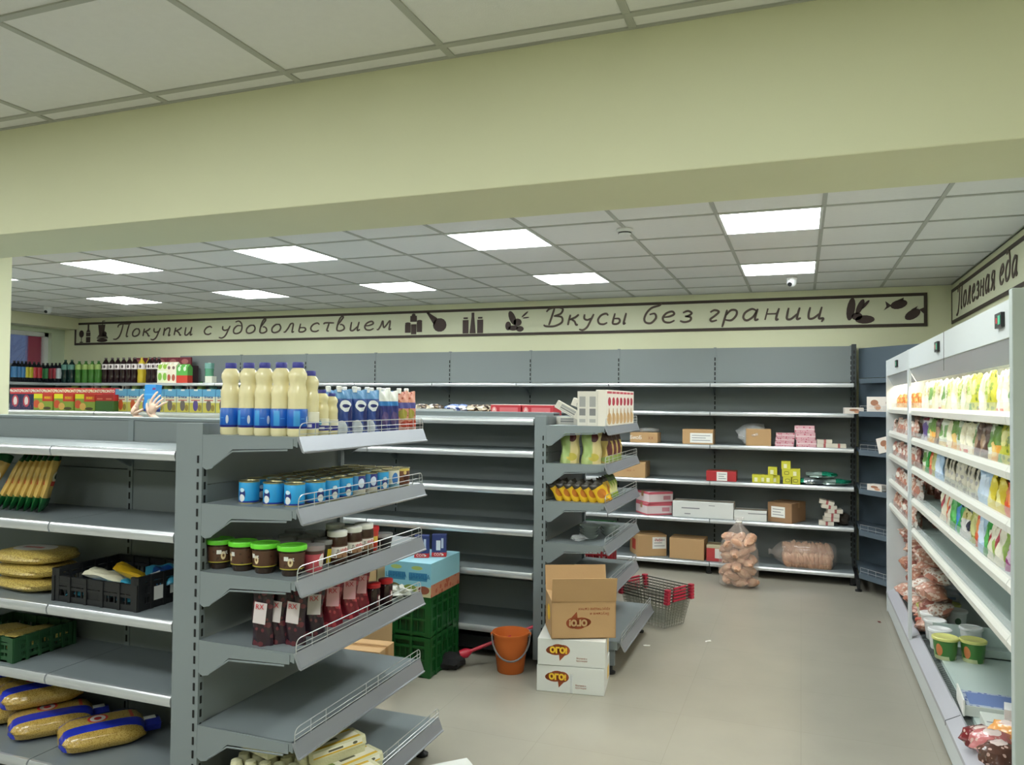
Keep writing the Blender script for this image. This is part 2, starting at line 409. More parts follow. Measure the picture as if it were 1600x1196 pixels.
G = {  # strokes, advance width; x-height 1
 'о': ([O_], .9), 'с': ([[(.68, .82), (.5, 1), (.2, .85), (.06, .45), (.2, .08), (.5, 0), (.72, .15)]], .82),
 'е': ([[(.1, .5), (.4, .55), (.64, .75), (.5, 1), (.2, .85), (.06, .45), (.2, .08), (.5, 0), (.74, .18)]], .84),
 'к': ([[(.12, 1), (.1, .5), (.1, 0)], [(.7, 1), (.5, .75), (.12, .5)], [(.25, .55), (.5, .35), (.66, .02), (.78, .05)]], .85),
 'у': ([[(.08, 1), (.12, .6), (.35, .45), (.6, .6)], [(.7, 1), (.6, .5), (.45, -.2), (.2, -.5), (-.08, -.42)]], .85),
 'п': ([[(.1, 1), (.12, .5), (.12, 0)], [(.12, .55), (.35, .92), (.6, .95), (.66, .6), (.64, 0), (.8, .08)]], .92),
 'и': ([[(.1, 1), (.1, .5), (.14, .05), (.35, .02), (.6, .45)], [(.66, 1), (.64, .5), (.66, 0), (.84, .1)]], .92),
 'д': ([[(.64, .95), (.3, .98), (.06, .6), (.1, .15), (.35, 0), (.66, .2), (.72, .7), (.6, 1.25), (.35, 1.55), (.08, 1.45)]], .92),
 'в': ([[(.12, .7), (.3, 1.2), (.42, 1.6), (.3, 1.7), (.16, 1.3), (.1, .5), (.16, .08), (.42, 0), (.66, .2), (.6, .55), (.4, .75), (.3, .7)]], .86),
 'л': ([[(-.02, .05), (.1, .05), (.28, .5), (.42, 1), (.62, 1), (.64, .5), (.66, 0), (.8, .08)]], .92),
 'ь': ([[(.12, 1), (.1, .5), (.12, .05), (.4, 0), (.6, .2), (.5, .48), (.12, .5)]], .76),
 'ы': ([[(.12, 1), (.1, .5), (.12, .05), (.4, 0), (.55, .2), (.45, .48), (.12, .5)], [(.86, 1), (.84, .5), (.84, 0), (.96, .08)]], 1.1),
 'т': ([[(0, .85), (.15, 1), (.8, .96)], [(.42, .96), (.38, .5), (.36, .1), (.52, 0)]], .82),
 'м': ([[(-.02, .05), (.1, .05), (.22, .5), (.3, 1), (.48, .25), (.8, 1), (.86, .5), (.88, 0), (1.02, .1)]], 1.12),
 'б': ([[(.3, .78), (.58, .85), (.7, .45), (.5, 0), (.2, .05), (.06, .4), (.12, .95), (.35, 1.4), (.75, 1.6), (.84, 1.8)]], .86),
 'з': ([[(.1, .85), (.35, 1), (.58, .8), (.42, .54), (.25, .52)], [(.3, .52), (.58, .42), (.58, .12), (.3, 0), (.04, .12)]], .76),
 'г': ([[(.1, .82), (.3, 1), (.56, .85), (.4, .5), (.2, .2), (.3, 0), (.56, .1)]], .68),
 'р': ([[(.14, 1), (.12, .3), (.08, -.55)], [(.14, .5), (.35, .95), (.64, .9), (.7, .5), (.5, .06), (.16, .1)]], .88),
 'а': ([[(.66, .85), (.4, 1), (.1, .7), (.06, .25), (.28, 0), (.56, .3), (.68, .8)], [(.72, 1), (.68, .4), (.72, .02), (.88, .1)]], .96),
 'н': ([[(.12, 1), (.1, 0)], [(.1, .52), (.66, .52)], [(.7, 1), (.66, .4), (.68, 0), (.8, .06)]], .92),
 'ц': ([[(.1, 1), (.1, .4), (.18, .02), (.4, .05), (.62, .4)], [(.68, 1), (.66, .3), (.68, 0), (.88, 0), (.84, -.3)]], .96),
 'я': ([[(.66, 1), (.64, 0), (.78, .06)], [(.64, .95), (.3, .98), (.14, .7), (.34, .48), (.64, .5)], [(.4, .48), (.2, .1), (.02, .02)]], .9),
 'П': ([[(-.05, 1.25), (0, 1.55), (.35, 1.7), (.9, 1.68), (1.25, 1.72)], [(.45, 1.65), (.42, .9), (.3, .1), (.02, -.3), (-.3, -.3)], [(1.1, 1.68), (1.02, .8), (1.02, .05), (1.2, .05)]], 1.4),
 'В': ([[(-.1, 1.35), (.1, 1.65), (.6, 1.75), (1.0, 1.6), (.95, 1.15), (.5, .92)], [(.5, .92), (1.05, .8), (1.15, .3), (.7, -.05), (.1, -.05), (-.1, .1)], [(.42, 1.66), (.36, .9), (.28, .05)]], 1.35),
}
def script_word(word, x, z, h, parent, m_, wscale=1.0, wd=.19, slant=.22, y=-.012):
    mb = MB(); cx = x
    for ch in word:
        if ch == ' ': cx += .55*h*wscale; continue
        st, adv = G[ch]
        for s_ in st:
            pts = cr([(p[0], p[1]) for p in s_]); ribbon(mb, [(cx+(p.x*wscale+p.y*slant)*h, z+p.y*h) for p in pts], wd*h, y)
        cx += adv*h*wscale+.17*h*wscale
    mb.build('lettering', m_, parent); return cx
def poly_icon(mb, polys, x, z, s_, y=-.012):
    for p in polys: mb.prism([(x+a*s_, z+c*s_) for a, c in p], y-.004, y, 'y')
def ell(cx, cz, a, b_, n=14, rot=0): return [(cx+a*math.cos(t_)*math.cos(rot)-b_*math.sin(t_)*math.sin(rot), cz+a*math.cos(t_)*math.sin(rot)+b_*math.sin(t_)*math.cos(rot)) for t_ in [2*PI*i/n for i in range(n)]]
R_ = lambda a, b_, c, d: [(a, c), (b_, c), (b_, d), (a, d)]
ICON = {
 'wine': [R_(.6, .9, 0, .3), R_(.6, .9, .34, .55), [(.6, .57), (.9, .57), (.8, .72), (.8, 1), (.7, 1), (.7, .72)], ell(.25, .48, .17, .2), R_(.235, .265, 0, .35), ell(.25, .02, .14, .03)],
 'burger': [[(.1, .95), (.6, .95), (.52, .4), (.18, .4)], ell(.55, .45, .16, .14), ell(.4, .1, .38, .1), R_(.02, .8, .2, .26), [(.04, .28), (.78, .28), (.66, .4), (.16, .4)], R_(.4, .43, .95, 1.15), R_(.4, .58, 1.13, 1.17)],
 'cans': [R_(.28, .62, .62, .9), ell(.45, .93, .1, .08), R_(0, .3, .1, .5), R_(.33, .6, .02, .5), R_(.63, .9, .12, .6), ell(.15, .54, .15, .06), ell(.77, .64, .14, .06)],
 'ham': [ell(.62, .4, .32, .3), [(.5, .7), (.14, .92), (.06, 1.02), (0, .94), (.04, .86), (.36, .38)], ell(.05, .95, .07, .07)],
 'jars': [R_(0, .3, 0, .65), R_(.04, .26, .7, .78), [(.36, 0), (.68, 0), (.6, .8), (.6, 1), (.46, 1), (.46, .8)], R_(.76, 1.06, 0, .65), R_(.8, 1.02, .7, .78)],
 'veg': [ell(.35, .65, .15, .35, rot=.4), ell(.6, .45, .2, .17), ell(.4, .2, .25, .12), ell(.72, .15, .18, .13), ell(.15, .3, .14, .2), ell(.95, .8, .2, .04, rot=.7), ell(1.0, .65, .16, .03, rot=.1)],
 'bread': [ell(.2, .55, .14, .42, rot=-.15), ell(.5, .62, .1, .3, rot=-.4), ell(.68, .7, .05, .2, rot=-.7), ell(.66, .16, .32, .15), ell(.4, .28, .18, .14)],
 'fish': [ell(.45, .72, .3, .17, rot=.25), [(.2, .68), (-.02, .86), (.02, .66), (-.08, .5)], [(.4, .88), (.62, .98), (.6, .84)], ell(.92, .32, .3, .17, rot=.55), [(1.14, .5), (1.4, .62), (1.3, .46), (1.34, .3)], [(.86, .5), (1.1, .64), (1.02, .48)]],
}
def signframe(t, W_, H_, wd=.035):
    fr = MB(); fr.box(0, W_, -.014, -.008, 0, wd).box(0, W_, -.014, -.008, H_-wd, H_).box(0, wd, -.014, -.008, wd, H_-wd).box(W_-wd, W_, -.014, -.008, wd, H_-wd)
    fr.build('frame', SF, t)
SX0, SX1, SZ0, SZ1 = -9.79, 1.12, 2.395, 2.715
t = thing('wall_sign', 'long cream sign band with brown script above the back shelves', 'sign', (SX0, YB-.001, SZ0)); SW, SH = SX1-SX0, SZ1-SZ0
MB().box(0, SW, -.01, 0, 0, SH).build('board', SB, t); signframe(t, SW, SH, .03)
SCR = mat('script_brown', C(84, 70, 60), .6); SCD = mat('icon_brown', C(66, 50, 46), .6)
def bx_(px): return on_y(px, 500, YB).x-SX0
icons = MB()
for nm, px0, sz in (('wine', 124, .26), ('burger', 153, .26), ('cans', 634, .25), ('ham', 668, .27), ('jars', 724, .24), ('veg', 790, .25), ('bread', 1320, .27), ('fish', 1384, .25)):
    ib = MB(); poly_icon(ib, ICON[nm], bx_(px0), .035, sz); ib.build('icon', SCD, t)
def fit(word, x0, x1, z, h, par=t, y=-.012):
    tot = sum(.55 if c == ' ' else G[c][1]+.17 for c in word); script_word(word, x0, z, h, par, SCR, wscale=(x1-x0)/(tot*h), y=y)
fit('Покупки', bx_(184), bx_(306), .105, .105)
fit('с', bx_(319), bx_(336), .105, .105)
fit('удовольствием', bx_(346), bx_(618), .105, .105)
fit('Вкусы', bx_(852), bx_(985), .1, .115)
fit('без', bx_(1004), bx_(1088), .1, .115)
fit('границ', bx_(1104), bx_(1294), .1, .115)
t2 = thing('wall_sign', 'cream sign band with brown script on the right wall above the fridges', 'sign', (XR-.001, 8.20, SZ0+.01), -PI/2)
MB().box(0, 5.2, -.01, 0, 0, SH).build('board', SB, t2); signframe(t2, 5.2, SH, .03)
def ry_(px, py): return 8.20-on_x(px, py, XR).y
fit('Полезная', ry_(1499, 480), ry_(1560, 440), .1, .125, t2); fit('еда', ry_(1565, 435), ry_(1596, 415), .1, .125, t2)
# ================================================================ shelving
def panel_stack(parent, x0, x1, y, zs, m_, facing=-1):
    """stacked back panels with joints; each a part"""
    for a, b_ in zip(zs[:-1], zs[1:]):
        MB().box(x0+.002, x1-.002, y, y+.012, a+.002, b_-.002).build('back_panel', m_, parent)
def slotted_upright(parent, x, y0, y1, z1, face='y', wd=.03, name='upright'):
    o = MB().box(x-wd/2, x+wd/2, y0, y1, .02, z1).build(name, STEEL, parent)
    return o
def slots(parent, pts, size):
    mb = MB()
    for p in pts: mb.box(p[0]-size[0]/2, p[0]+size[0]/2, p[1]-size[1]/2, p[1]+size[1]/2, p[2]-size[2]/2, p[2]+size[2]/2)
    return mb.build('slots', BLACK, parent)
def rail_prof(yf, z, h=.045, d=.016):
    # bulged price rail, section in (y,z); faces -y
    return [(yf+.004, z), (yf-d*.55, z-.001), (yf-d, z-h*.28), (yf-d*1.05, z-h*.6), (yf-d*.7, z-h*.95), (yf-d*.45, z-h), (yf+.0, z-h), (yf+.004, z-h*.9)]
def shelf_front(parent, x0, x1, yf, yb, z, m_=STEEL, rail=RAIL, h=.045, th=.03, bracket=True, face=-1):
    """a shelf: deck + rail sub-part; face -1 looks towards -y, +1 towards +y"""
    s_ = MB()
    y0, y1 = (yf, yb) if face < 0 else (yb, yf)
    s_.box(x0+.002, x1-.002, y0, y1, z-th, z)
    o = s_.build('shelf', m_, parent)
    pr = rail_prof(0, z, h); pr = [((yf+p[0]) if face < 0 else (yf-p[0]), p[1]) for p in pr]
    r_ = MB(); r_.prism(pr, x0+.004, x1-.004, 'x'); r_.build('price_rail', rail, o, smooth=True)
    if bracket:
        d_ = 1 if face < 0 else -1
        for bx in (x0+.006, x1-.006):
            bk = MB(); bk.prism([(yb, z-.005), (yf+d_*.05, z-.02), (yf+d_*.05, z-.035), (yb-d_*.12, z-.06), (yb, z-.12)], bx-.002, bx+.002, 'x'); bk.build('bracket', STEEL, o)
    return o
# ---- back wall run ------------------------------------------------------------
BZ = [1.842, 1.564, 1.244, .892, .526, .115]
YBK = 8.17; YFR = 7.72
xs = [.454, -.827, -1.83, -2.83, -3.82, -4.81, -5.80, -6.80, -7.80, -8.80, -9.55]
names = ['rightmost bay, loaded with cartons', 'second bay from the right, holding cartons', 'bay behind the second aisle end, third from the right', 'bay fourth from the right, behind the middle gondola', 'bay fifth from the right', 'bay sixth from the right, behind the tall sauce bottles', 'bay seventh from the right, with a lone green bottle', 'bay under the red snack packs', 'bay under the dark cola bottles', 'bay under the green soda bottles']
for i in range(len(xs)-1):
    x1, x0 = xs[i], xs[i+1]
    t = thing('wall_shelving', 'grey metal wall shelving, '+names[i], 'shelving', ((x0+x1)/2, YBK, 0), 0, 'back wall shelving bays')
    w_ = x1-x0; X0, X1 = -w_/2, w_/2
    top = 2.215 if i < 8 else 1.9
    zs = [.1, .46, .82, 1.18, 1.54, 1.86, top] if top > 2 else [.1, .46, .82, 1.18, 1.54, 1.86]
    panel_stack(t, X0, X1, 0, zs, STEELD)
    MB().box(X1-.012, X1+.012, -.004, .03, .02, top+.004).build('upright', STEELD, t)
    slots(t, [(X1, -.005, .2+.05*k) for k in range(int((top-.25)/.05))], (.012, .003, .034))
    if i == len(xs)-2: MB().box(X0-.018, X0+.018, -.012, .03, .02, top+.01).build('upright', STEEL, t)
    for k, z in enumerate(BZ):
        shelf_front(t, X0, X1, YFR-YBK-(.0 if k < 5 else .02), 0, z, STEEL if k else STEEL, h=.038)
    f_ = MB().box(X1-.03, X1+.01, YFR-YBK+.02, .0, .02, .08); f_.lathe([(.03, 0), (.03, .02)], 12, c=(X1-.01, -.42)); f_.build('foot', DARK, t)
# end upright of the run (dark slotted side)
t = thing('shelf_end_post', 'dark slotted steel end post where the wall shelving meets the corner rack', 'post', (.475, 8.12, 0))
MB().box(-.02, .02, -.04, .03, 0, 2.225).build('post', mat('dark_steel', C(62, 68, 70), .5, metal=.2), t); slots(t, [(0, -.041, .1+.05*k) for k in range(42)], (.012, .003, .03))
MB().box(-.012, .012, -.62, -.04, .03, .1).build('base_leg', DARK, t); MB().lathe([(.028, 0), (.028, .015), (.01, .02), (.01, .06)], 12, c=(0, -.6)).build('levelling_foot', DARK, t)
# ---- corner rack ----------------------------------------------------------------
t = thing('corner_shelving', 'dark blue-grey angled corner shelving between wall run and fridges', 'shelving', (.9, 7.6, 0))
def W2(p): return (p[0]-.9, p[1]-7.6)
A_, B_ = Vector((.52, 8.15)), Vector((1.28, 7.28))
d_ = (B_-A_).normalized(); nrm = Vector((-d_.y, d_.x))
for a, b_ in zip([.1, .5, .9, 1.3, 1.9], [.5, .9, 1.3, 1.9, 2.19]):
    q = [W2(A_), W2(B_), W2(B_+nrm*.012), W2(A_+nrm*.012)]; MB().prism(q, a+.002, b_-.002).build('back_panel', CORN, t)
poly = [(.49, 7.50), (.93, 6.90), (1.29, 6.93), (1.3, 7.25), (.54, 8.12), (.49, 8.1)]
for k, z in enumerate([1.89, 1.585, 1.245, .905, .54, .165]):
    pl = poly if k else [(.53, 8.0), (1.15, 7.22), (1.3, 7.25), (.54, 8.12)]
    o = MB().prism([W2(p) for p in pl], z-.03, z).build('shelf', CORN, t)
    a, b_ = Vector(W2(pl[0])), Vector(W2(pl[1])); a3, b3 = Vector((a.x, a.y, z)), Vector((b_.x, b_.y, z))
    MB().bar(a3+Vector((-.008, -.006, -.02)), b3+Vector((-.008, -.006, -.02)), .012, .045).build('price_rail', CORN, o)
    if k:
        wm = MB(); u_ = Vector((0, 0, 1))
        for hh in (.018, .05): wm.tube([a3+u_*hh, b3+u_*hh], .0018, 5)
        for n_ in range(9): p = a3.lerp(b3, n_/8); wm.tube([p, p+u_*.05], .0016, 5)
        wm.build('wire_fence', WIRE, o)
# ---- gondolas -------------------------------------------------------------------
def gondola(name, label, xr, bays, yf, yb, yc1, yr, fz, rz_, top, ext):
    """two-sided run; bays = widths from the right; yf front lip, yb front panel, yc1 rear panel, yr rear lip"""
    t = thing(name, label, 'shelving', (xr, (yb+yc1)/2, 0)); oy = (yb+yc1)/2
    x = 0
    F, B, C1, R = yf-oy, yb-oy, yc1-oy, yr-oy
    zs = [.12, .42, .72, 1.02, 1.32, top]
    for n_, w_ in enumerate(bays):
        x0, x1 = x-w_, x
        panel_stack(t, x0, x1, B, zs, STEELD); panel_stack(t, x0, x1, C1-.012, zs, STEELD)
        MB().box(x0, x1, B, C1, top, top+.012).build('top_cap', STEEL, t)
        MB().box(x0-.015, x0+.015, B-.006, C1+.006, .03, top).build('upright', STEEL, t)
        slots(t, [(x0, B-.007, .2+.05*k) for k in range(int((top-.25)/.05))], (.008, .003, .03))
        for k, z in enumerate(fz):
            ff = F if z > .3 else F-ext
            shelf_front(t, x0, x1, ff, B, z, h=.042)
        for z in rz_: shelf_front(t, x0, x1, R, C1, z, h=.042, face=1)
        x = x0
    MB().box(x0, 0, F+.02, R-.02, .05, .13).build('base', DARK, t)
    return t
def lipwire(parent, y0, y1, z, hgt=.052):
    """wire fence along a shelf front; runs along local y at x=0"""
    wm = MB(); n_ = 12
    for hh in (.012, hgt*.55): wm.tube([(0, y0, z+hh), (0, y1, z+hh)], .0016, 5)
    wm.tube(cr([(0, y0, z-.005), (0, y0, z+hgt-.02), (0, y0+.012, z+hgt-.004), (0, y0+.03, z+hgt)], 3)+[Vector((0, y1-.03, z+hgt))]+cr([(0, y1-.02, z+hgt), (0, y1-.008, z+hgt-.006), (0, y1, z+hgt-.02), (0, y1, z-.005)], 3), .0019, 5)
    for k in (.1, .2, .5, .6, .9, .97): y = y0+(y1-y0)*k; wm.tube([(0, y, z), (0, y, z+hgt)], .0016, 5)
    return wm.build('wire_fence', WIRE, parent)
def endcap(name, label, xb, xf, y0, y1, zs, zb, xbase, top, pw=.107):
    """end unit facing +x: xb back plane, xf shelf front, y0..y1 width"""
    t = thing(name, label, 'shelving', (xb, (y0+y1)/2, 0)); D = xf-xb; h2 = (y1-y0)/2; Y0, Y1 = -h2, h2
    # wide flat side plates with slots
    for yy, s_ in ((Y0, 1), (Y1, -1)):
        MB().box(-.018-pw, -.018, min(yy, yy+s_*.03), max(yy, yy+s_*.03), .03, top).build('side_plate', STEEL, t)
        MB().box(-.018, 0, min(yy, yy+s_*.03), max(yy, yy+s_*.03), .03, top).build('upright', STEEL, t)
    slots(t, [(-.018, Y0-.001, .12+.05*k) for k in range(int((top-.17)/.05))], (.007, .004, .028))
    slots(t, [(0, Y0+.015, .12+.05*k) for k in range(int((top-.17)/.05))], (.004, .009, .028))
    for a, b_ in zip([.12, .42, .72, 1.02, 1.32], [.42, .72, 1.02, 1.32, top]):
        MB().box(-.03, -.018, Y0+.03, Y1-.03, a+.002, b_-.002).build('back_panel', STEELD, t)
    for z in zs+[zb]:
        base = z == zb; d_ = (xbase-xb) if base else D
        s_ = MB().box(0, d_-.01, Y0+.006, Y1-.006, z-.006, z)
        if not base: s_.box(0, d_-.02, Y0+.004, Y0+.008, z-.032, z).box(0, d_-.02, Y1-.008, Y1-.004, z-.032, z).box(d_-.02, d_-.012, Y0+.004, Y1-.004, z-.035, z)
        else: s_.box(0, d_-.03, Y0+.008, Y1-.008, z-.05, z-.006)
        o = s_.build('shelf', STEEL, t)
        # sloped price lip hanging from the front
        pr = [(d_-.012, z+.002), (d_-.004, z+.004), (d_+.016, z-.048), (d_+.022, z-.05), (d_+.02, z-.056), (d_+.010, z-.052), (d_-.012, z-.006)]
        MB().add([(a, Y0, c) for a, c in pr]+[(a, Y1, c) for a, c in pr], [tuple(range(7)), tuple(range(7, 14))[::-1]]+[(i, 7+i, 7+(i+1) % 7, (i+1) % 7) for i in range(7)]).build('price_lip', RAILD, o)
        wf_ = lipwire(o, Y0+.004, Y1-.004, z); wf_.location.x = d_-.004
        if not base:
            for yy in (Y0+.001, Y1-.004):
                MB().prism([(0, z+.001), (d_-.03, z-.006), (d_-.03, z-.04), (d_*.32, z-.05), (d_*.10, z-.125), (d_*.04, z-.13), (0, z-.12)], yy, yy+.003, 'y').build('bracket', STEEL, o)
                MB().tube([(d_-.05, yy-.001, z-.046), (d_*.32, yy-.001, z-.058), (d_*.12, yy-.001, z-.115)], .0035, 5).build('bracket_rib', STEEL, o)
        else:
            for yy in (Y0+.03, Y1-.03):
                MB().box(.0, d_-.05, yy-.012, yy+.012, .05, z-.05).build('base_leg', STEEL, o)
                MB().lathe([(.028, 0), (.03, .012), (.012, .02), (.012, .05)], 12, c=(d_-.075, yy)).build('levelling_foot', DARK, o)
    return t
G1Y0, G1Y1 = 2.33, 3.30
gondola('gondola_shelving', 'nearest grey double-sided shelf run at the lower left', -2.235, [.655, 1.0, 1.0], G1Y0+.012, 2.74, 2.89, G1Y1, [1.45, 1.137, .80, .517, .20], [1.45, 1.1, .75, .4], 1.545, .07)
endcap('end_shelf_rack', 'nearest end rack stocked with cream bottles, cans, jars and bags', -2.11, -1.675, G1Y0, G1Y1, [1.512, 1.255, 1.0, .745, .43], .17, -1.575, 1.555)
gondola('gondola_shelving', 'middle empty grey double-sided shelf run behind the orange bucket', -1.577, [1.2, 1.25, 1.25, 1.25, 1.25], 4.64, 5.04, 5.19, 5.60, [1.54, 1.335, 1.10, .838, .57, .22], [1.54, 1.2, .85, .5], 1.562, .03)
endcap('end_shelf_rack', 'farther end rack behind the brown open carton with pale bags', -1.50, -1.115, 4.64, 5.61, [1.50, 1.262, 1.025, .77, .50], .20, -1.01, 1.558, pw=.058)
# ---- left wall shelving under the window ----------------------------------------
for n_, (ya, yb_) in enumerate(((5.5, 6.8), (6.8, 8.1))):
    t = thing('wall_shelving', ['grey shelving bay along the left wall under the window', 'grey shelving bay in the far left corner under the window banner'][n_], 'shelving', (XL+.03, (ya+yb_)/2, 0), PI/2, 'left wall shelving bays')
    hw = (yb_-ya)/2
    panel_stack(t, -hw, hw, 0, [.1, .5, .9, 1.3, 1.7, 2.1], STEELD)
    MB().box(hw-.018, hw-.0, -.012, .03, .02, 2.11).build('upright', STEEL, t); MB().box(-hw-.018, -hw+.018, -.012, .03, .02, 2.11).build('upright', STEEL, t)
    for z in BZ: shelf_front(t, -hw, hw, -.45, 0, z, h=.038)
# ================================================================ fridges (open multideck cabinets along the right wall)
FW_ = mat('fridge_white_enamel', C(206, 212, 214), .35, spec=.5); FWI = mat('fridge_inner_white', C(186, 200, 196), .4)
FRAIL = mat('fridge_price_rail', C(226, 226, 218), .3); BUMP = mat('fridge_bumper_grey', C(176, 176, 184), .4)
LED = mat('fridge_light_strip', (1, .88, .66, 1), .5, emit=FRIDGE_EMIT)
GLS = mat('fridge_clear_fence', C(220, 225, 225), .08, alpha=.22, spec=.8)
FZ = [1.60, 1.415, 1.235, 1.035, .845]
LED2 = mat('fridge_light_strip_dim', (1, .86, .66, 1), .5, emit=FRIDGE_EMIT*.35)
def fridge(label, y0, y1, side_far, side_near, ctrl, seams, joints, led=None):
    t = thing('display_fridge', label, 'fridge', (.63, (y0+y1)/2, 0), 0); hy = (y1-y0)/2
    X = .64-.63; XB = 1.30-.63
    MB().box(XB-.05, XB, -hy, hy, .05, 2.0).build('back_wall', FWI, t)
    MB().prism([(X, 2.0), (X, 1.875), (X+.02, 1.868), (XB, 1.90), (XB, 2.0)], -hy, hy, 'y').build('canopy', FW_, t)
    vis = MB().prism([(X+.004, 1.872), (X+.045, 1.795), (X+.052, 1.798), (X+.014, 1.872)], -hy+.02, hy-.02, 'y').build('canopy_visor', mat('visor_grey', C(170, 176, 180), .25), t)
    MB().box(X+.10, X+.13, -hy+.05, hy-.05, 1.845, 1.862).build('light_strip', led or LED, t)
    for yy in seams: MB().box(X-.0012, X, yy-(y0+y1)/2-.0015, yy-(y0+y1)/2+.0015, 1.815, 2.0).build('panel_seam', BLACK, t)
    for cy in ctrl:
        c_ = MB().box(X-.012, X, cy-(y0+y1)/2-.045, cy-(y0+y1)/2+.045, 1.915, 1.965).build('thermostat', DARK, t)
        MB().box(X-.014, X-.012, cy-(y0+y1)/2-.038, cy-(y0+y1)/2-.008, 1.925, 1.955).build('display', mat('green_readout', C(70, 190, 150), .3), c_)
        MB().box(X-.014, X-.012, cy-(y0+y1)/2+.0, cy-(y0+y1)/2+.02, 1.93, 1.95).build('switch', mat('red_switch', C(190, 40, 60), .3), c_)
    for s_, far in ((hy, True), (-hy, False)):
        a, b_ = (s_-.035, s_) if far else (s_, s_+.035)
        if (far and side_far) or (not far and side_near):
            MB().prism([(X-.004, .02), (X-.004, 2.0), (XB, 2.0), (XB, .02)], a, b_, 'y').build('side_panel', FW_, t)
        else:
            MB().box(X-.003, X+.012, a, b_, .17, 2.0).build('divider_post', FW_, t)
    MB().prism([(X, .03), (X, .155), (X+.01, .165), (XB, .165), (XB, .03)], -hy, hy, 'y').build('base', FW_, t)
    bp = MB().prism([(X-.006, .150), (X-.006, .172), (X+.055, .205), (X+.065, .20), (X+.065, .165), (X, .15)], -hy, hy, 'y').build('bumper', BUMP, t)
    for yy in joints: MB().prism([(X-.0075, .150), (X-.0075, .173), (X+.055, .2065), (X+.055, .15)], yy-(y0+y1)/2-.002, yy-(y0+y1)/2+.002, 'y').build('bumper_joint', DARK, bp)
    gr = MB().box(X+.065, X+.115, -hy+.03, hy-.03, .165, .172); gr2 = MB()
    g_ = gr.build('air_grille', FWI, t)
    n_ = int(2*hy/.016)
    for k in range(n_): gr2.box(X+.068, X+.112, -hy+.03+k*.016, -hy+.036+k*.016, .172, .174)
    gr2.build('grille_slots', DARK, g_)
    MB().box(X+.115, XB-.05, -hy+.01, hy-.01, .165, .19).build('deck', FWI, t)
    for z in FZ:
        o = MB().box(X+.03, XB-.05, -hy+.01, hy-.01, z-.018, z).build('shelf', FWI, t)
        pr = [(X+.03, z+.03), (X+.018, z+.03), (X+.008, z+.012), (X+.012, z-.014), (X+.03, z-.018)]
        cuts = [-hy+.01]+sorted([j-(y0+y1)/2 for j in joints])+[hy-.01]
        for a, b_ in zip(cuts[:-1], cuts[1:]):
            MB().prism(pr, a+.002, b_-.002, 'y').build('price_rail', FRAIL, o)
        MB().box(X+.031, X+.034, -hy+.02, hy-.02, z+.002, z+.062).build('clear_fence', GLS, o)
    return t
FY0, FY1, FY2 = 2.87, 5.499, 6.84
fridge('nearer long white open display fridge full of packaged food', FY0, FY1, False, True, [4.35, 3.05], [4.19], [3.05, 4.15])
fridge('farther short white open display fridge full of packed meat', FY1+.003, FY2, True, False, [6.1], [], [], LED2)
MB_ = MB().prism([(.62-.63, 0), (.62-.63, 2.02), (1.31-.63, 2.02), (1.31-.63, 0)], 0, .04, 'y')
o = MB_.build('fridge_end_panel', mat('end_panel_grey_green', C(182, 192, 190), .35), None, loc=(.63, FY0-.05, 0), bevel=.003)
tag(o, 'tall pale grey-green end panel closing the near side of the fridges', 'panel')
# ================================================================ goods on the nearest end rack
XF1 = -1.675; Z1 = [1.512, 1.255, 1.0, .745, .43, .17]
MILK = mat('cream_condensed_milk_plastic', C(232, 222, 176), .12, spec=.5)
BLUEC = mat('blue_screw_cap', C(58, 60, 150), .4)
BL_ = pm('blue_milk_label', C(24, 96, 190), [('r', 0, 1, 0, .12, C(30, 30, 130)), ('r', .1, .35, .14, .9, C(60, 150, 215)), ('e', .78, .42, .06, .22, C(206, 216, 230)), ('r', .4, .6, .48, .52, C(80, 150, 220))], .35)
def bottle(h, r, lab=(0.045, .155), bodyname='body', labm=None, kind='big'):
    t = thing('milk_bottle', None, None)
    k = h/.27
    pr = [(r*.9, 0), (r, .008*k), (r, .045*k), (r*.96, .05*k), (r*.96, .14*k), (r, .148*k), (r*.99, .162*k), (r*.86, .178*k), (r*.80, .19*k), (r*.86, .203*k), (r*.96, .214*k), (r*.93, .228*k), (r*.7, .243*k), (r*.5, .25*k), (r*.48, .254*k)]
    MB().lathe(pr, 24).build(bodyname, MILK, t, True)
    MB().lathe([(r*.97+.0006, .028*k), (r*1.0+.0012, .03*k), (r*1.0+.0012, .098*k), (r*.97+.0006, .1*k)], 24, cap=False).build('label', labm or BL_, t, True)
    c_ = MB().lathe([(r*.56, .249*k), (r*.58, .251*k), (r*.58, .268*k), (r*.54, .27*k)], 20).build('cap', BLUEC, t, True)
    return t
bigb = Rep(lambda: bottle(.275, .036))
for i, px in enumerate((359, 387, 412, 438, 464)):
    x = on_y(px, 680, 2.42).x
    bigb.put((x, 2.42, Z1[0]), -.2+.35*i, f'tall cream milk bottle with blue cap, {["leftmost", "second from left", "middle", "second from right", "rightmost"][i]} of the five big ones', 'bottle', 'tall milk bottles on the end rack')
BL2 = pm('violet_milk_label', C(40, 42, 140), [('r', 0, 1, .42, 1, C(230, 226, 205)), ('e', .35, .62, .16, .2, C(120, 190, 220)), ('r', .3, .7, .12, .3, C(235, 235, 245))], .35)
midb = Rep(lambda: bottle(.245, .033, labm=BL2))
midb.put((-1.735, 2.475, Z1[0]), .4, 'shorter cream milk bottle with violet label beside the tall ones', 'bottle')
smb = Rep(lambda: bottle(.175, .027, labm=BL2))
smb.put((-1.733, 2.548, Z1[0]), .6, 'small cream squeeze bottle, left of the two small ones', 'bottle', 'small milk bottles')
smb.put((-1.728, 2.607, Z1[0]), .3, 'small cream squeeze bottle, right of the two small ones', 'bottle', 'small milk bottles', scale=.93)
